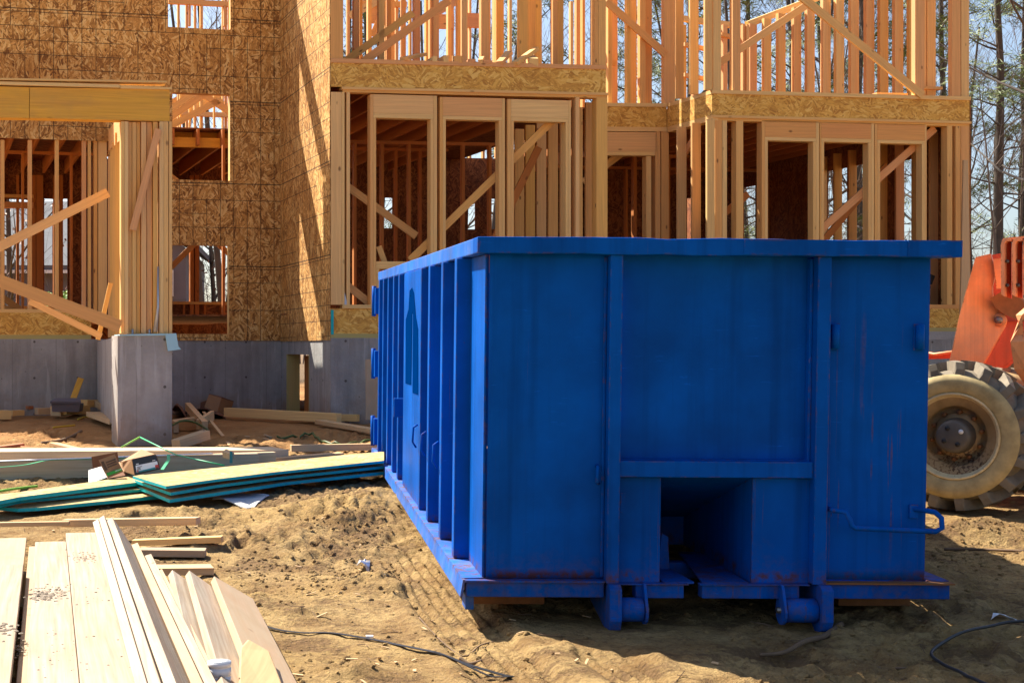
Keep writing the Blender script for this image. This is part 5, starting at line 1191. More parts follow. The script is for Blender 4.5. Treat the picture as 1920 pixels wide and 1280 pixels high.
def plane_fn(a, b_, c):
    n = (b_ - a).cross(c - a)
    def f(u, v):
        d = Vector(((u - PX) / F, 1, -(v - PY) / F)); o = Vector((0, 0, ZC)); return n.dot(a - o) / n.dot(d)
    return f
f1 = plane_fn(W(185, 862, 12.55), W(215, 851, 12.6), W(203, 896, 12.5))
decal([(199, 887), (227, 877), (229.5, 882), (202, 892)], 'print_green', B1, f1)
for r_ in range(3):
    o_ = r_ * 4.3
    decal([(198 + r_ * 1.6, 866 + o_), (216 + r_ * 1.6, 859 + o_), (217.2 + r_ * 1.6, 861.2 + o_), (199.2 + r_ * 1.6, 868.2 + o_)], 'print_brown', B1, f1)
decal([(189, 866), (194, 864), (202, 880), (197, 882)], 'print_brown', B1, f1)
def text_on(body, p, ex, ey, size, mat, par):
    cu = bpy.data.curves.new('print', 'FONT'); cu.body = body; cu.size = size; cu.extrude = 0.0006; cu.align_x = 'LEFT'
    ob = bpy.data.objects.new('print', cu); link(ob); cu.materials.append(M[mat])
    ex = ex.normalized(); ez = ex.cross(ey).normalized(); ey = ez.cross(ex)
    mt = Matrix((ex, ey, ez)).transposed().to_4x4(); mt.translation = p
    dg = bpy.context.evaluated_depsgraph_get(); me_ = bpy.data.meshes.new_from_object(ob.evaluated_get(dg)); bpy.data.objects.remove(ob)
    me_.transform(mt); me_.transform(Matrix.Translation(-abs_loc(par)))
    if not me_.materials: me_.materials.append(M[mat])
    o2 = bpy.data.objects.new('print', me_); link(o2); o2.parent = par; return o2
pA = W(216.5, 884.2, f1(216.5, 884.2) - 0.010); pB = W(228, 880, f1(228, 880) - 0.010)
text_on('MENARDS', pA, pB - pA, up_, 0.015, 'print_white', B1)
B2 = empty('printed_box', W(275, 888, 12.65), 'small black printed carton with white label and brown open flaps', 'cardboard box')
panel('front_panel', [(248, 861), (292, 852), (300, 879), (253, 890.5)], [12.55, 12.55, 12.5, 12.5], 'card_black', B2)
panel('flap', [(225, 866), (265, 842), (290, 851), (248, 860)], [12.75, 12.9, 12.6, 12.58], 'card', B2); panel('side_panel', [(226, 868), (247, 861), (252, 890), (231, 883)], [12.8, 12.56, 12.51, 12.7], 'card', B2); panel('back_panel', [(262, 848), (293, 853), (300, 878), (270, 880)], [12.82, 12.7, 12.65, 12.75], 'card_dark', B2)
f2 = plane_fn(W(248, 861, 12.55), W(292, 852, 12.55), W(253, 890.5, 12.5))
decal([(254, 872.5), (294.5, 864), (297.5, 877.5), (256.5, 886)], 'print_white', B2, f2)
f2b = lambda u, v: f2(u, v) - 0.004
decal([(257, 883.5), (296, 874), (297.5, 877.5), (256.8, 886)], 'print_teal', B2, f2b); decal([(290.5, 871.5), (296.5, 870.2), (298, 877.2), (292, 878.5)], 'print_red', B2, f2b); decal([(256.8, 881.4), (259.2, 880.9), (259.6, 884.4), (257.3, 884.9)], 'print_red', B2, lambda u, v: f2(u, v) - 0.008)
for k, (a_, ln) in enumerate(((875.2, 9), (877.6, 6), (879.8, 7))): decal([(257, a_), (257 + ln, a_ - ln * .21), (257.1 + ln, a_ - ln * .21 + .8), (257.1, a_ + .8)], 'print_brown', B2, f2b)
decal([(285.5, 862.6), (291, 861.5), (291.1, 862.6), (285.6, 863.7)], 'print_white', B2, f2); decal([(255, 869.2), (260, 868.1), (260.2, 869.6), (255.2, 870.7)], 'print_white', B2, f2)
# ---- along the foundation
GF = 'scrap timber along the foundation'
yf = 0
items = [
 ('pink block end at the far left by the foundation', (-15, 778), (16, 776), .16, .10, .09, 'scrap_red'), ('red brown board lying behind the far left block', (8, 779), (50, 777), .10, .10, .08, 'scrap'), ('whitish board in front of the far left block', (-20, 788), (18, 787), .04, .12, .08, 'edge_wood'),
 ('short pale stick right of the whitish board', (20, 785), (42, 784), .04, .07, .05, 'edge_wood'), ('long thin red strip lying behind the scrap', (48, 780), (128, 776), .07, .09, .03, 'scrap_red'), ('grey pink board lying flat near the red strip', (68, 784), (104, 783), .05, .10, .06, 'scrap'),
 ('upright end of a brown block in the scrap row', (104, 786), (117, 785), .06, .12, .09, 'scrap'), ('pale crate slat right of the brown block', (116, 786), (160, 783), .06, .12, .08, 'edge_wood'), ('tilted board with a bright top by the porch curb', (156, 782), (190, 780), .09, .11, .07, 'edge_wood'),
 ('brown board leaning down toward the pier', (188, 781), (222, 796), .10, .12, .06, 'scrap'), ('slanting grey board nearest the pier on the left', (174, 789), (219, 808), .05, .12, .04, 'scrap')]
for lb, a_, b2, dz, w, t, mt in items: glum('scrap_board', lb, 'board', a_, b2, dz * 1.3 + 0.03, w * 1.5, t * 1.5, mt, GF)
glum('scrap_board', 'long yellow timber lying below the foundation doorway', 'board', (424, 786), (636, 799), 0.10, 0.09, 0.12, 'edge_wood', GF); glum('scrap_board', 'shorter timber end showing past the long yellow timber', 'board', (560, 793), (672, 796), 0.08, 0.09, 0.09, 'edge_wood', GF); glum('scrap_board', 'red brown board slanting down toward the dumpster rear', 'board', (600, 800), (720, 822), 0.06, 0.14, 0.05, 'scrap', GF)
glum('stick', 'long straight pale stick alone on the red dirt', 'stick', (436, 820), (506, 828), 0.015, 0.035, 0.02, 'scrap', None); glum('stick', 'thin lath slanting down right of the broken pallet', 'stick', (382, 794), (432, 836), 0.15, 0.04, 0.015, 'scrap', None, dz2=0.02); glum('stick', 'tiny chip of wood beside the straight stick', 'stick', (496, 825), (508, 824), 0.015, 0.04, 0.02, 'scrap', None)
for (lb, a_, b2, w) in (('red edged board at the far left behind the long beam', (-30, 848), (42, 843), .12), ('splintered pale board behind the long beam', (40, 848), (110, 846), .3), ('thin pale board slanting behind the long beam', (100, 838), (150, 848), .1), ('red painted lath behind the long beam', (90, 849), (170, 845), .05)):
    glum('scrap_board', lb, 'board', a_, b2, 0.03, w, 0.035, 'scrap_red' if 'red' in lb else 'scrap', GF)
# broken pallet right of the pier
PLT = empty('broken_pallet', G(362, 806), 'broken pale wooden pallet lying right of the concrete pier', 'pallet')
pq = G(362, 810); pz = gz(pq.x, pq.y)
def pbd(nm, a_, b2, w, t, dza, dzb):
    p0, p1 = G(*a_), G(*b2); p0.z = gz(p0.x, p0.y) + dza; p1.z = gz(p1.x, p1.y) + dzb
    return board(nm, p0, p1, w, t, M['scrap'], PLT, uvo=(rng.random() * 9, 0))
pbd('deck_board', (322, 806), (376, 806), 0.42, 0.03, 0.16, 0.16); pbd('runner', (330, 816), (331, 802), 0.06, 0.13, 0.08, 0.08); pbd('runner', (384, 818), (352, 792), 0.07, 0.10, 0.10, 0.22); pbd('runner', (372, 814), (398, 798), 0.05, 0.12, 0.12, 0.14)
tag(tube('hose', smooth_pts([W(318, 800, 17.3), W(340, 789, 17.6), W(366, 792, 17.6), W(390, 806, 17.2)]), 0.013, M['hose_green']), 'green hose arched over the broken pallet', 'hose')
# cartons against the wall
C1 = empty('cardboard_carton', G(412, 776), 'brown cardboard carton tipped against the grey foundation wall', 'cardboard box')
c = G(412, 779); cz = gz(c.x, c.y)
yy_ = c.y
def cq(px, Y, mat, nm): return panel(nm, px, Y, mat, C1, 0.01)
cq([(392, 739), (415, 746), (407, 772), (383, 763)], [yy_, yy_ - .1, yy_ - .15, yy_ - .05], 'card', 'carton_side'); cq([(415, 746), (438, 753), (430, 778), (407, 772)], [yy_ - .1, yy_ + .15, yy_ + .1, yy_ - .15], 'card', 'carton_side'); cq([(392, 739), (415, 746), (438, 753), (414, 744)], [yy_, yy_ - .1, yy_ + .15, yy_ + .3], 'card_dark', 'carton_flap'); cq([(376, 754), (388, 750), (386, 764), (375, 768)], yy_ + .1, 'card_dark', 'carton_flap')
def crumpled(name, label, px, dz, mat, amp=0.05, t=0.008):
    p = [G(u, v) for u, v in px]; n = 6; vs, fs = [], []
    rr = random.Random(len(label))
    for i in range(n + 1):
        for j in range(n + 1):
            a_, b2 = i / n, j / n; q = p[0] * (1 - a_) * (1 - b2) + p[1] * a_ * (1 - b2) + p[2] * a_ * b2 + p[3] * (1 - a_) * b2
            q.z = gz(q.x, q.y) + dz + amp * math.sin(a_ * 3.1 + 0.5) * (0.6 + 0.4 * math.cos(b2 * 4)) + rr.uniform(-.15, .15) * amp; vs.append(q)
    for i in range(n):
        for j in range(n): fs.append((i * (n + 1) + j, (i + 1) * (n + 1) + j, (i + 1) * (n + 1) + j + 1, i * (n + 1) + j + 1))
    o = add(name, vs, fs, M[mat], None, fix=False, grain=(1, 0, 0)); sm = o.modifiers.new('thickness', 'SOLIDIFY'); sm.thickness = t
    return tag(o, label, name.replace('_', ' '))
crumpled('cardboard_sheet', 'curled brown cardboard at the foot of the foundation right of the pier', [(322, 788), (352, 788), (350, 774), (330, 774)], 0.05, 'card_dark', 0.18); crumpled('cardboard_sheet', 'flattened torn cardboard in front of the tipped carton', [(345, 786), (430, 786), (420, 774), (362, 774)], 0.03, 'card_dark', 0.12); crumpled('paper_sheet', 'pale grey sheet of board half buried in the sunlit dirt', [(398, 942), (462, 958), (505, 938), (440, 930)], 0.02, 'card_grey', 0.03)
crumpled('foil_scrap', 'crumpled shiny foil scrap on the dirt left of the dumpster', [(668, 1078), (692, 1082), (694, 1060), (674, 1058)], 0.03, 'foil', 0.05, 0.002); crumpled('paper_scrap', 'white paper strip under the cable at the right edge', [(1858, 1172), (1908, 1175), (1910, 1171), (1862, 1169)], 0.012, 'white', 0.012, 0.002)
# boards leaning on the foundation
tag(prism('leaning_board', [W(686, 786, 18.9), W(716, 790, 18.9), W(712, 672, 19.2), W(685, 674, 19.2)], (0, 0.04, 0), M['plank_dark'], None, grain=(0, 0, 1)), 'brown board leaning upright on the concrete behind the dumpster', 'board')
tag(prism('leaning_board', [W(127, 758, 20.6), W(138, 760, 20.6), W(157, 710, 21.2), W(146, 707, 21.2)], (0, 0.04, 0), M['glulam'], None, grain=(0.3, 0, 1)), 'orange board leaning on the left foundation under the porch', 'board')
BX = empty('blue_grey_bin', W(125, 772, 20.2), 'low blue grey plastic bin in the shade under the porch', 'bin')
prism('bin_body', [W(98, 772, 20.2), W(148, 772, 20.4), W(150, 757, 20.4), (W(96, 756, 20.2))], (0, 0.35, 0), M['siding'], BX); prism('bin_lid', [W(94, 756, 20.15), W(152, 757, 20.4), W(150, 750, 20.7), W(104, 750, 20.7)], (0, 0, 0.03), M['siding'], BX)
lb_ = W(1806, 296, 22.0); 
tag(prism('leaning_board', [W(1800, 640, 21.9), W(1822, 640, 21.9), W(1815, 300, 22.1), W(1807, 300, 22.1)], (0.0, 0.045, 0), M['scrap'], None, grain=(0, 0, 1)), 'long reddish board leaning on the right corner post of the frame', 'board')
# dark tool cases in the right bay
TB = empty('tool_case', PB.p(1762, 568) + DEP * 0.4, 'black and green tool cases heaped on the floor behind the studs', 'tool case')
o_ = DEP * 0.5
for i, (px, mt) in enumerate((([(1746, 520), (1752, 506), (1774, 516), (1768, 532)], 'dark'), ([(1745, 534), (1750, 522), (1776, 536), (1770, 548)], 'card_black'), ([(1762, 552), (1764, 540), (1778, 544), (1776, 556)], 'siding'), ([(1747, 560), (1746, 545), (1756, 543), (1758, 560)], 'scrap'), ([(1748, 567), (1748, 561), (1772, 559), (1772, 567)], 'scrap'))):
    prism('case_shell' if i < 3 else 'case_block', [PB.p(u, v) + o_ * (0.5 + 0.25 * i) for u, v in px], DEP * 0.2, M[mt], TB)
# ---- offcuts lying on the upper deck edge of the left bay
GU = 'offcuts on the upper deck edge'
def updeck(lb, a_, b2, w, t, run, mat='stud'):
    p0 = PA.p(*a_) - PA.n * 0.02; p1 = PA.p(*b2) + DEP * run
    return lum('deck_offcut', lb, 'board', p0, p1, w, t, mat, GU)
updeck('leftmost board on the deck edge, tilted up to the right', (757, 111), (816, 89), .13, .045, .5); updeck('small yellow block end on the deck edge', (815, 111), (824, 107), .06, .07, .5, 'edge_wood'); updeck('second block end on the deck edge', (836, 111), (846, 105), .07, .09, .5, 'edge_wood')
updeck('thick board in the middle of the deck edge pile', (858, 112), (880, 98), .12, .09, .5); updeck('flat board right of the thick one on the deck', (884, 115), (902, 106), .1, .05, .4); updeck('short light stub tipped upward on the deck edge', (900, 116), (914, 104), .06, .05, .2, 'edge_wood'); updeck('low board tucked behind the stub on the deck', (914, 117), (930, 112), .12, .04, .5)
updeck('long board end rising from the deck edge, second from the right', (936, 119), (968, 92), .1, .05, .25); updeck('longest tilted board at the right end of the deck edge', (964, 121), (1019, 85), .1, .05, .25); updeck('blocky end piece below the longest tilted board', (1000, 119), (1018, 96), .12, .12, .5, 'edge_wood')
# ---- dead branch, twigs, clods
br = [G(1425, 1217), G(1470, 1214), G(1510, 1205), G(1545, 1188), G(1577, 1172)]
for p in br: p.z = gz(p.x, p.y) + 0.02
tag(tube('branch', smooth_pts(br), [0.008 + 0.010 * k / 24 for k in range(25)], M['branch'], n=8), 'forked dead branch lying in the shade under the dumpster', 'branch')
for lb, pts, r_ in (('thin crooked twig on the sunlit dirt beside the strap', [(786, 1168), (820, 1190), (868, 1216), (900, 1200), (925, 1190)], .004), ('short brown stick near the middle of the sunlit dirt', [(862, 1227), (880, 1230), (904, 1231)], .009), ('pale fallen stick in the shade at the right', [(1680, 1240), (1720, 1239), (1760, 1243)], .006), ('bare root on the red dirt left of the pier', [(78, 833), (110, 829), (135, 824), (152, 816)], .022), ('thin pale stick by the dumpster rear corner', [(600, 905), (640, 893), (668, 880)], .009), ('long pale stick at the right in the half shade', [(1770, 1035), (1830, 1040), (1925, 1052)], .010)):
    q = [G(u, v) for u, v in pts]
    for p in q: p.z = gz(p.x, p.y) + r_ + 0.004
    tag(tube('twig', smooth_pts(q, 5), r_, M['branch'], n=6), lb, 'twig')
vs, fs = [], []; r2 = random.Random(3)
ico = bmesh_ico = None
t_ = (1 + 5 ** 0.5) / 2
IV = [Vector(p).normalized() for p in ((-1, t_, 0), (1, t_, 0), (-1, -t_, 0), (1, -t_, 0), (0, -1, t_), (0, 1, t_), (0, -1, -t_), (0, 1, -t_), (t_, 0, -1), (t_, 0, 1), (-t_, 0, -1), (-t_, 0, 1))]
IF = [(0, 11, 5), (0, 5, 1), (0, 1, 7), (0, 7, 10), (0, 10, 11), (1, 5, 9), (5, 11, 4), (11, 10, 2), (10, 7, 6), (7, 1, 8), (3, 9, 4), (3, 4, 2), (3, 2, 6), (3, 6, 8), (3, 8, 9), (4, 9, 5), (2, 4, 11), (6, 2, 10), (8, 6, 7), (9, 8, 1)]
def clod(x, y, r, vs, fs):
    b0 = len(vs); z = gz(x, y)
    for p in IV: vs.append(Vector((x, y, z + r * 0.15)) + Vector((p.x * r * r2.uniform(.7, 1.3), p.y * r * r2.uniform(.7, 1.3), p.z * r * r2.uniform(.5, .9))))
    fs.extend(tuple(b0 + i for i in f) for f in IF)
cl_c = [(0.2, 9.6), (0.1, 8.9), (0.35, 9.0), (0.5, 10.3), (0.3, 11.2), (-0.2, 9.4), (4.7, 10.4), (4.2, 9.6), (5.2, 10.2)] * 3 + [(r2.uniform(-2.5, 5.5), r2.uniform(6.2, 14)) for _ in range(46)]
for k in range(4200):
    cx, cy = r2.choice(cl_c) if r2.random() < 0.7 else (r2.uniform(-3, 6), r2.uniform(6, 15))
    x, y = r2.gauss(cx, .22), r2.gauss(cy, .22)
    if y < 5.8: continue
    clod(x, y, min(0.04, 0.003 + abs(r2.gauss(0, .0075))), vs, fs)
o = add('dirt_clods', vs, fs, M['ground'], None, fix=False, origin=(0, 0, 0)); tag(o, 'loose clods of soil strewn over the churned dirt', 'soil', kind='stuff')
vs, fs = [], []
for k in range(260):
    x, y = r2.uniform(-2.6, 5.8), r2.uniform(6.1, 13); a_ = r2.uniform(0, 6.28); l_ = r2.uniform(.04, .16); pts = []
    for i in range(3):
        xx, yy2 = x + math.cos(a_) * l_ * i / 2, y + math.sin(a_) * l_ * i / 2; a_ += r2.uniform(-.9, .9); pts.append((xx, yy2, gz(xx, yy2) + r2.uniform(.004, .012)))
    tube_geo(pts, r2.uniform(.0010, .0022), 4, True, vs, fs)
cv, cf = [], []
for k in range(130):
    x, y = r2.uniform(-2.6, 2.2), r2.uniform(6.1, 13); z = gz(x, y) + .006; a_ = r2.uniform(0, 6.28); l_, w_ = r2.uniform(.008, .03), r2.uniform(.003, .009); d_ = Vector((math.cos(a_), math.sin(a_), r2.uniform(-.2, .4))); e_ = Vector((-d_.y, d_.x, r2.uniform(-.2, .2))); i = len(cv); c_ = Vector((x, y, z))
    for hh in (0, .004): cv.extend(c_ + d_ * sx * l_ + e_ * sy * w_ + Vector((0, 0, hh)) for sx, sy in ((-1, -1), (1, -1), (1, 1), (-1, 1)))
    cf.extend(((i + 3, i + 2, i + 1, i), (i + 4, i + 5, i + 6, i + 7), (i, i + 1, i + 5, i + 4), (i + 1, i + 2, i + 6, i + 5), (i + 2, i + 3, i + 7, i + 6), (i + 3, i, i + 4, i + 7)))
o = add('wood_chips', cv, cf, M['scrap'], None, fix=False, origin=(0, 0, 0)); tag(o, 'pale wood chips scattered over the dirt', 'wood chips', kind='stuff')
o = add('twig_litter', vs, fs, M['branch'], None, fix=False, origin=(0, 0, 0)); tag(o, 'fine dry twigs and root bits strewn over the dirt', 'twigs', kind='stuff')
vs, fs = [], []
def crumbs(s, Y, ztop, n, sd, r_):
    for k in range(n):
        q = fp(r2.gauss(s, sd), r2.gauss(Y, sd * 2), ztop); r = r_ * r2.uniform(.3, 1.2); b0 = len(vs)
        for p in IV: vs.append(q + Vector((p.x * r * r2.uniform(.7, 1.3), p.y * r * r2.uniform(.7, 1.3), r * 0.1 + p.z * r * r2.uniform(.3, .6))))
        fs.extend(tuple(b0 + i for i in f) for f in IF)
crumbs(-0.83, 6.9, 0.325, 130, .05, .007); crumbs(-0.86, 6.8, 0.325, 60, .03, .011); crumbs(-0.64, 8.0, 0.338, 90, .05, .006); crumbs(-1.06, 5.9, 0.345, 130, .05, .010); crumbs(-0.95, 5.8, 0.292, 50, .03, .009); crumbs(-0.65, 6.8, 0.338, 30, .1, .006); crumbs(-0.8, 5.5, 0.325, 30, .12, .005); crumbs(-0.65, 5.6, 0.338, 26, .12, .005)
o = add('soil_crumbs', vs, fs, M['stone'], None, fix=False, origin=(0, 0, 0)); tag(o, 'dark soil crumbs spilled on the pale planks', 'soil', kind='stuff')

# ---------------------------------------------------------------- neighbour house
NH = empty('neighbour_house', (-4.5, 44, 1.2), 'grey sided neighbouring house behind the unfinished house on the left', 'house')
NY = 42.0
def nz(v): return W(0, v, NY).z
xl, xr = W(-420, PY, NY).x, W(200, PY, NY).x
box('wall', (xl, NY, 0.8), (xr, NY + 9, nz(508)), M['siding'], NH)
prism('roof', [Vector((xl - .4, NY - .5, nz(511))), Vector((xr + .4, NY - .5, nz(511))), Vector((xr + .4, NY + 4.5, nz(360))), Vector((xl - .4, NY + 4.5, nz(360)))], (0, 0, 0.18), M['shingle'], NH); prism('roof', [Vector((xl - .4, NY + 9.5, nz(511))), Vector((xr + .4, NY + 9.5, nz(511))), Vector((xr + .4, NY + 4.5, nz(360))), Vector((xl - .4, NY + 4.5, nz(360)))], (0, 0, 0.18), M['shingle'], NH)
box('fascia', (xl - .4, NY - .56, nz(514)), (xr + .4, NY - .5, nz(508)), M['trim'], NH)
gx0, gx1 = W(200, PY, NY - 1).x, W(349, PY, NY - 1).x
prism('wall', [Vector((gx0 + .02, NY - 1, .8)), Vector((gx1, NY - 1, .8)), Vector((gx1, NY - 1, nz(470))), Vector(((gx0 + gx1) / 2, NY - 1, nz(415))), Vector((gx0 + .02, NY - 1, nz(470)))], (0, 8, 0), M['siding'], NH, grain=(1, 0, 0))
mx_ = (gx0 + gx1) / 2
for a_, b2 in ((gx0 - .3, mx_), (gx1 + .35, mx_)):
    prism('roof', [Vector((a_, NY - 1.4, nz(475))), Vector((b2, NY - 1.4, nz(411))), Vector((b2, NY + 7, nz(411))), Vector((a_, NY + 7, nz(475)))], (0, 0, 0.16), M['shingle'], NH)
wf = box('window', (W(300, 0, NY).x, NY - 1.08, nz(558)), (W(331, 0, NY).x, NY - 1.002, nz(510)), M['trim'], NH); box('pane', (W(303, 0, NY).x, NY - 1.10, nz(555)), (W(328, 0, NY).x, NY - 1.082, nz(513)), M['glass'], wf)
for k in range(16):
    z = 1.0 + k * .2
    box('siding_course', (gx0 + .03, NY - 1.02, z), (gx1, NY - 1.0, z + .02), M['shingle'], NH) if k < 14 and not (nz(560) < z < nz(508)) else None

# ---------------------------------------------------------------- trees
def grow(seed, h, r0, spread=0.5, first=0.3, twigs=True, lean=0.05, nb=11, depth=3):
    r = random.Random(seed); tv, tf, cv, cf, tips = [], [], [], [], []
    def limb(p, d, ln, rad_, lv):
        n = 5 if lv < 2 else 3; pts, rs = [p.copy()], [rad_]
        for i in range(n):
            d = (d + Vector((r.gauss(0, .13), r.gauss(0, .13), r.gauss(0.05, .09))) * (1 if lv else .28)).normalized()
            p = p + d * (ln / n); pts.append(p.copy()); rs.append(rad_ * (1 - (0.75 if lv else .7) * (i + 1) / n))
        tube_geo(pts, rs, 7 if lv == 0 else (5 if lv == 1 else 3), False, tv if lv < 2 else cv, tf if lv < 2 else cf)
        if lv >= depth: tips.append(pts[-1]); return
        k = nb if lv == 0 else (6 if lv == 1 else 5)
        for i in range(k):
            t = (first + (1 - first) * (i + r.random()) / k) if lv == 0 else 0.2 + .8 * (i + r.random()) / k
            j = min(n - 1, int(t * n)); q = pts[j].lerp(pts[j + 1], t * n - j); rr = rs[j] * (1 - (t * n - j)) + rs[j + 1] * (t * n - j)
            ax = r.uniform(0, 6.283); out = Vector((math.cos(ax), math.sin(ax), r.uniform(.25, .9)))
            nd = (d * (1 - spread) + out.normalized() * spread * 1.6).normalized() if lv else out.normalized()
            limb(q, nd, ln * (r.uniform(.28, .46) * (1.15 - .6 * t) if lv == 0 else r.uniform(.4, .65)), max(rr * .5, .006), lv + 1)
    limb(Vector((0, 0, -.3)), Vector((r.gauss(0, lean), r.gauss(0, lean), 1)).normalized(), h, r0, 0)
    return tv, tf, cv, cf, tips
def leaves(tips, n, size, sp, seed, vs=None, fs=None, thin=0.25, flat_=1.0):
    r = random.Random(seed); vs = [] if vs is None else vs; fs = [] if fs is None else fs
    for p in tips:
        for k in range(n):
            c = p + Vector((r.gauss(0, sp), r.gauss(0, sp), r.gauss(0, sp * .55 * flat_)))
            a_ = Vector((r.gauss(0, 1), r.gauss(0, 1), r.gauss(0, 1))).normalized(); b2 = a_.orthogonal().normalized(); s = size * r.uniform(.6, 1.3); i = len(vs)
            vs.extend((c - a_ * s, c + b2 * s * thin, c + a_ * s, c - b2 * s * thin)); fs.append((i, i + 1, i + 2, i + 3))
    return vs, fs
def raw_tree(kind, seed):
    """returns (trunk mesh, crown mesh)"""
    def mesh(nm, v, f, m):
        m_ = bpy.data.meshes.new(nm); m_.from_pydata([tuple(p) for p in v], [], f); m_.materials.append(M[m]); m_.polygons.foreach_set('use_smooth', [True] * len(f)); m_.update(); return m_
    if kind == 'bare':
        tv, tf, cv, cf, tips = grow(seed, 15, .125, .55, .3, nb=10); return mesh('trunk', tv, tf, 'bark'), mesh('crown', cv, cf, 'twig')
    if kind == 'slim':
        tv, tf, cv, cf, tips = grow(seed, 11, .06, .5, .25, nb=8); return mesh('trunk', tv, tf, 'bark_pale'), mesh('crown', cv, cf, 'twig')
    if kind == 'oak':
        tv, tf, cv, cf, tips = grow(seed, 12, .17, .6, .08, nb=16)
        lv, lf = leaves(tips[::2], 3, .09, .25, seed, thin=.6); m_ = mesh('trunk', tv + cv, tf + [tuple(i + len(tv) for i in f) for f in cf], 'bark'); return m_, mesh('crown', lv, lf, 'oak_leaf')
    if kind == 'bush':
        tv, tf, cv, cf, tips = grow(seed, 5, .06, .6, .05, nb=14)
        lv, lf = leaves(tips, 12, .10, .22, seed, thin=.6); return mesh('trunk', tv + cv, tf + [tuple(i + len(tv) for i in f) for f in cf], 'bark'), mesh('crown', lv, lf, 'bush_leaf')
    r = random.Random(seed); tv, tf, tips = [], [], []
    h = 19; pts, rs = [Vector((0, 0, -.3))], [.2]
    for i in range(9): pts.append(Vector((pts[-1].x + r.gauss(0, .10), pts[-1].y + r.gauss(0, .10), h * (i + 1) / 9))); rs.append(.2 * (1 - .085 * (i + 1)))
    tube_geo(pts, rs, 8, False, tv, tf)
    for k in range(34):
        t = .22 + .78 * (k + r.random()) / 34; j = min(8, int(t * 9)); q = pts[j].lerp(pts[j + 1], t * 9 - j); ax = r.uniform(0, 6.283)
        ln = r.uniform(1.6, 3.4) * (1.15 - .75 * t); d = Vector((math.cos(ax), math.sin(ax), r.uniform(-.12, .5))); lp_ = [q]
        for i in range(4): d = (d + Vector((r.gauss(0, .2), r.gauss(0, .2), r.gauss(.08, .12)))).normalized(); lp_.append(lp_[-1] + d * ln / 4)
        tube_geo(lp_, [.04, .032, .022, .014, .006], 4, False, tv, tf)
        bare = t < .42 and r.random() < .6
        if not bare:
            for i in (2, 3, 4):
                for w in range(2): tips.append(lp_[i] + Vector((r.gauss(0, .3), r.gauss(0, .3), r.gauss(.06, .15))))
        for w in range(3):
            e_ = lp_[3] + Vector((r.gauss(0, .55), r.gauss(0, .55), r.gauss(.1, .25))); tube_geo([lp_[2], e_], [.014, .005], 3, False, tv, tf)
            if not bare: tips.append(e_)
    lv, lf = leaves(tips, 23, .16, .19, seed, thin=.10, flat_=.8)
    return mesh('trunk', tv, tf, 'bark'), mesh('crown', lv, lf, 'needles')
LIB = {k: [raw_tree(k, s) for s in ss] for k, ss in (('bare', (1, 2, 3, 4)), ('slim', (5, 6, 7)), ('pine', (8, 9, 10)), ('oak', (11, 12)), ('bush', (13,)))}
NAMES = {'bare': ('bare_tree', 'tree'), 'slim': ('bare_tree', 'tree'), 'pine': ('pine_tree', 'tree'), 'oak': ('oak_tree', 'tree'), 'bush': ('leafy_shrub', 'shrub')}
def tree(kind, var, x, y, sc, rz, label, group=None):
    z = gz(x, y) - 0.1
    e_ = empty(NAMES[kind][0], (x, y, z), label, NAMES[kind][1], group, rot=(0, 0, rz)); e_.scale = (sc, sc, sc)
    tm, cm = LIB[kind][var % len(LIB[kind])]
    for nm, m_ in (('trunk', tm), ('crown', cm)):
        o2 = bpy.data.objects.new(nm, m_); link(o2); o2.parent = e_
    return e_
def tx(u, Y): return (u - PX) / F * Y
# the ones at the open right edge
tree('pine', 0, tx(1882, 50), 50, 1.0, .4, 'tall thin pine with sparse needles right of the house corner')
tree('bare', 0, tx(1950, 43), 43, 1.15, 1.2, 'dark bare tree cut off by the right edge, boughs reaching left')
tree('bare', 1, tx(1838, 58), 58, .95, 2.2, 'slender bare tree just right of the house corner post'); tree('slim', 0, tx(1905, 62), 62, 1.25, .3, 'pale thin bare tree above the orange boom'); tree('slim', 1, tx(1850, 66), 66, 1.2, 2.5, 'faint far bare tree above the orange boom cheek')
tree('pine', 1, tx(1925, 66), 66, 1.0, 2.4, 'far pine with olive crown at the upper right')
GT = 'woods behind the unfinished house'
r3 = random.Random(21)
for i, (u, Y, sc) in enumerate(((1500, 56, 1.0), (1290, 52, 1.0), (1400, 62, 1.05), (1620, 60, 1.1), (1690, 70, 1.1), (1210, 66, 1.0), (980, 60, 1.0), (1770, 54, .95), (680, 70, 1.0), (1560, 75, 1.1))):
    tree('pine', i, tx(u, Y), Y, sc, r3.uniform(0, 6), 'green pine in the woods glimpsed between the wall studs', GT)
for i, (u, Y, sc) in enumerate(((1450, 50, 1.0), (1570, 52, 1.05), (1605, 66, 1.1), (1655, 48, .95), (1700, 56, 1.0), (1740, 64, 1.1), (1350, 58, 1.0), (1390, 48, 1.0), (1150, 55, 1.0), (1050, 60, 1.1), (900, 55, 1.0), (860, 64, 1.1), (760, 58, 1.0), (720, 50, .95), (645, 62, 1.1), (1250, 60, 1.0))):
    tree('bare', i, tx(u, Y), Y, sc, r3.uniform(0, 6), 'bare grey tree in the woods glimpsed between the wall studs', GT)
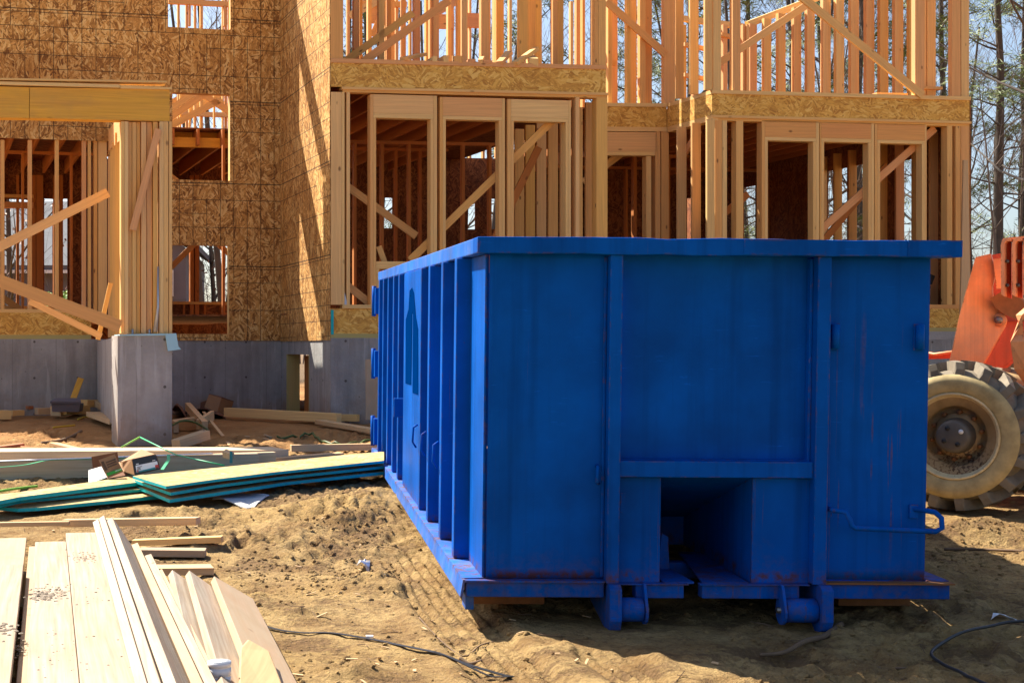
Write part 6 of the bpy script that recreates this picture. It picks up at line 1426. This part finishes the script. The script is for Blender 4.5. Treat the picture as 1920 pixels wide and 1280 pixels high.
for i in range(16): tree('slim', i, tx(1360 + i * 27 + r3.uniform(-12, 12), 58), 58 + r3.uniform(-12, 25), r3.uniform(.9, 1.3), r3.uniform(0, 6), 'slim bare sapling in the woods glimpsed between the wall studs', GT)
tree('bare', 2, tx(388, 39), 39, .8, .4, 'dark leaning bare tree seen through the lower left window'); tree('bare', 3, tx(420, 40), 40, .9, 1.9, 'dark bare tree at the right of the lower left window')
tree('bare', 1, tx(350, 50), 50, 1.1, 4.0, 'bare tree crown seen through the topmost window opening'); tree('oak', 0, tx(405, 46), 46, .62, .2, 'low oak with dry brown leaves seen through the lower left window'); tree('oak', 1, tx(28, 37), 37, .6, 1.0, 'oak with dry leaves in front of the grey neighbour roof'); tree('bare', 0, tx(88, 36), 36, .9, 2.0, 'straight tree trunk seen through the porch opening'); tree('bush', 0, tx(112, 37), 37, .45, .5, 'bright green leafy shrub seen through the porch opening')
# far woods : one mass of thin stems
vs, fs = [], []; r4 = random.Random(9)
for k in range(300):
    Y = r4.uniform(78, 130); u = r4.uniform(250, 2150); x = tx(u, Y); h = r4.uniform(4, 10); z = gz(x, Y) - .3; r_ = r4.uniform(.03, .10); lean = r4.gauss(0, .06)
    p = [Vector((x, Y, z)), Vector((x + lean * h * .5, Y, z + h * .5)), Vector((x + lean * h + r4.gauss(0, .3), Y, z + h))]; tube_geo(p, [r_, r_ * .7, r_ * .2], 4, False, vs, fs)
    for b2 in range(9):
        t = r4.uniform(.2, 1); q = p[0].lerp(p[2], t); a_ = r4.choice((-1, 1)); l_ = r4.uniform(.6, 2.2) * (1.2 - t * .6); m_ = q + Vector((a_ * l_ * .5, r4.gauss(0, .4), l_ * .35)); e_ = m_ + Vector((a_ * l_ * .35, r4.gauss(0, .3), l_ * r4.uniform(.2, .7)))
        tube_geo([q, m_, e_], [r_ * .35, r_ * .22, .008], 3, False, vs, fs)
        for w in range(2): tube_geo([m_, m_ + Vector((r4.gauss(0, .6), r4.gauss(0, .3), r4.uniform(.1, .9)))], [.016, .006], 3, False, vs, fs)
o = add('distant_woods', vs, fs, M['twig'], None, fix=False, origin=(0, 0, 0)); tag(o, 'brown leafless woods far behind the house', 'woods', kind='stuff')
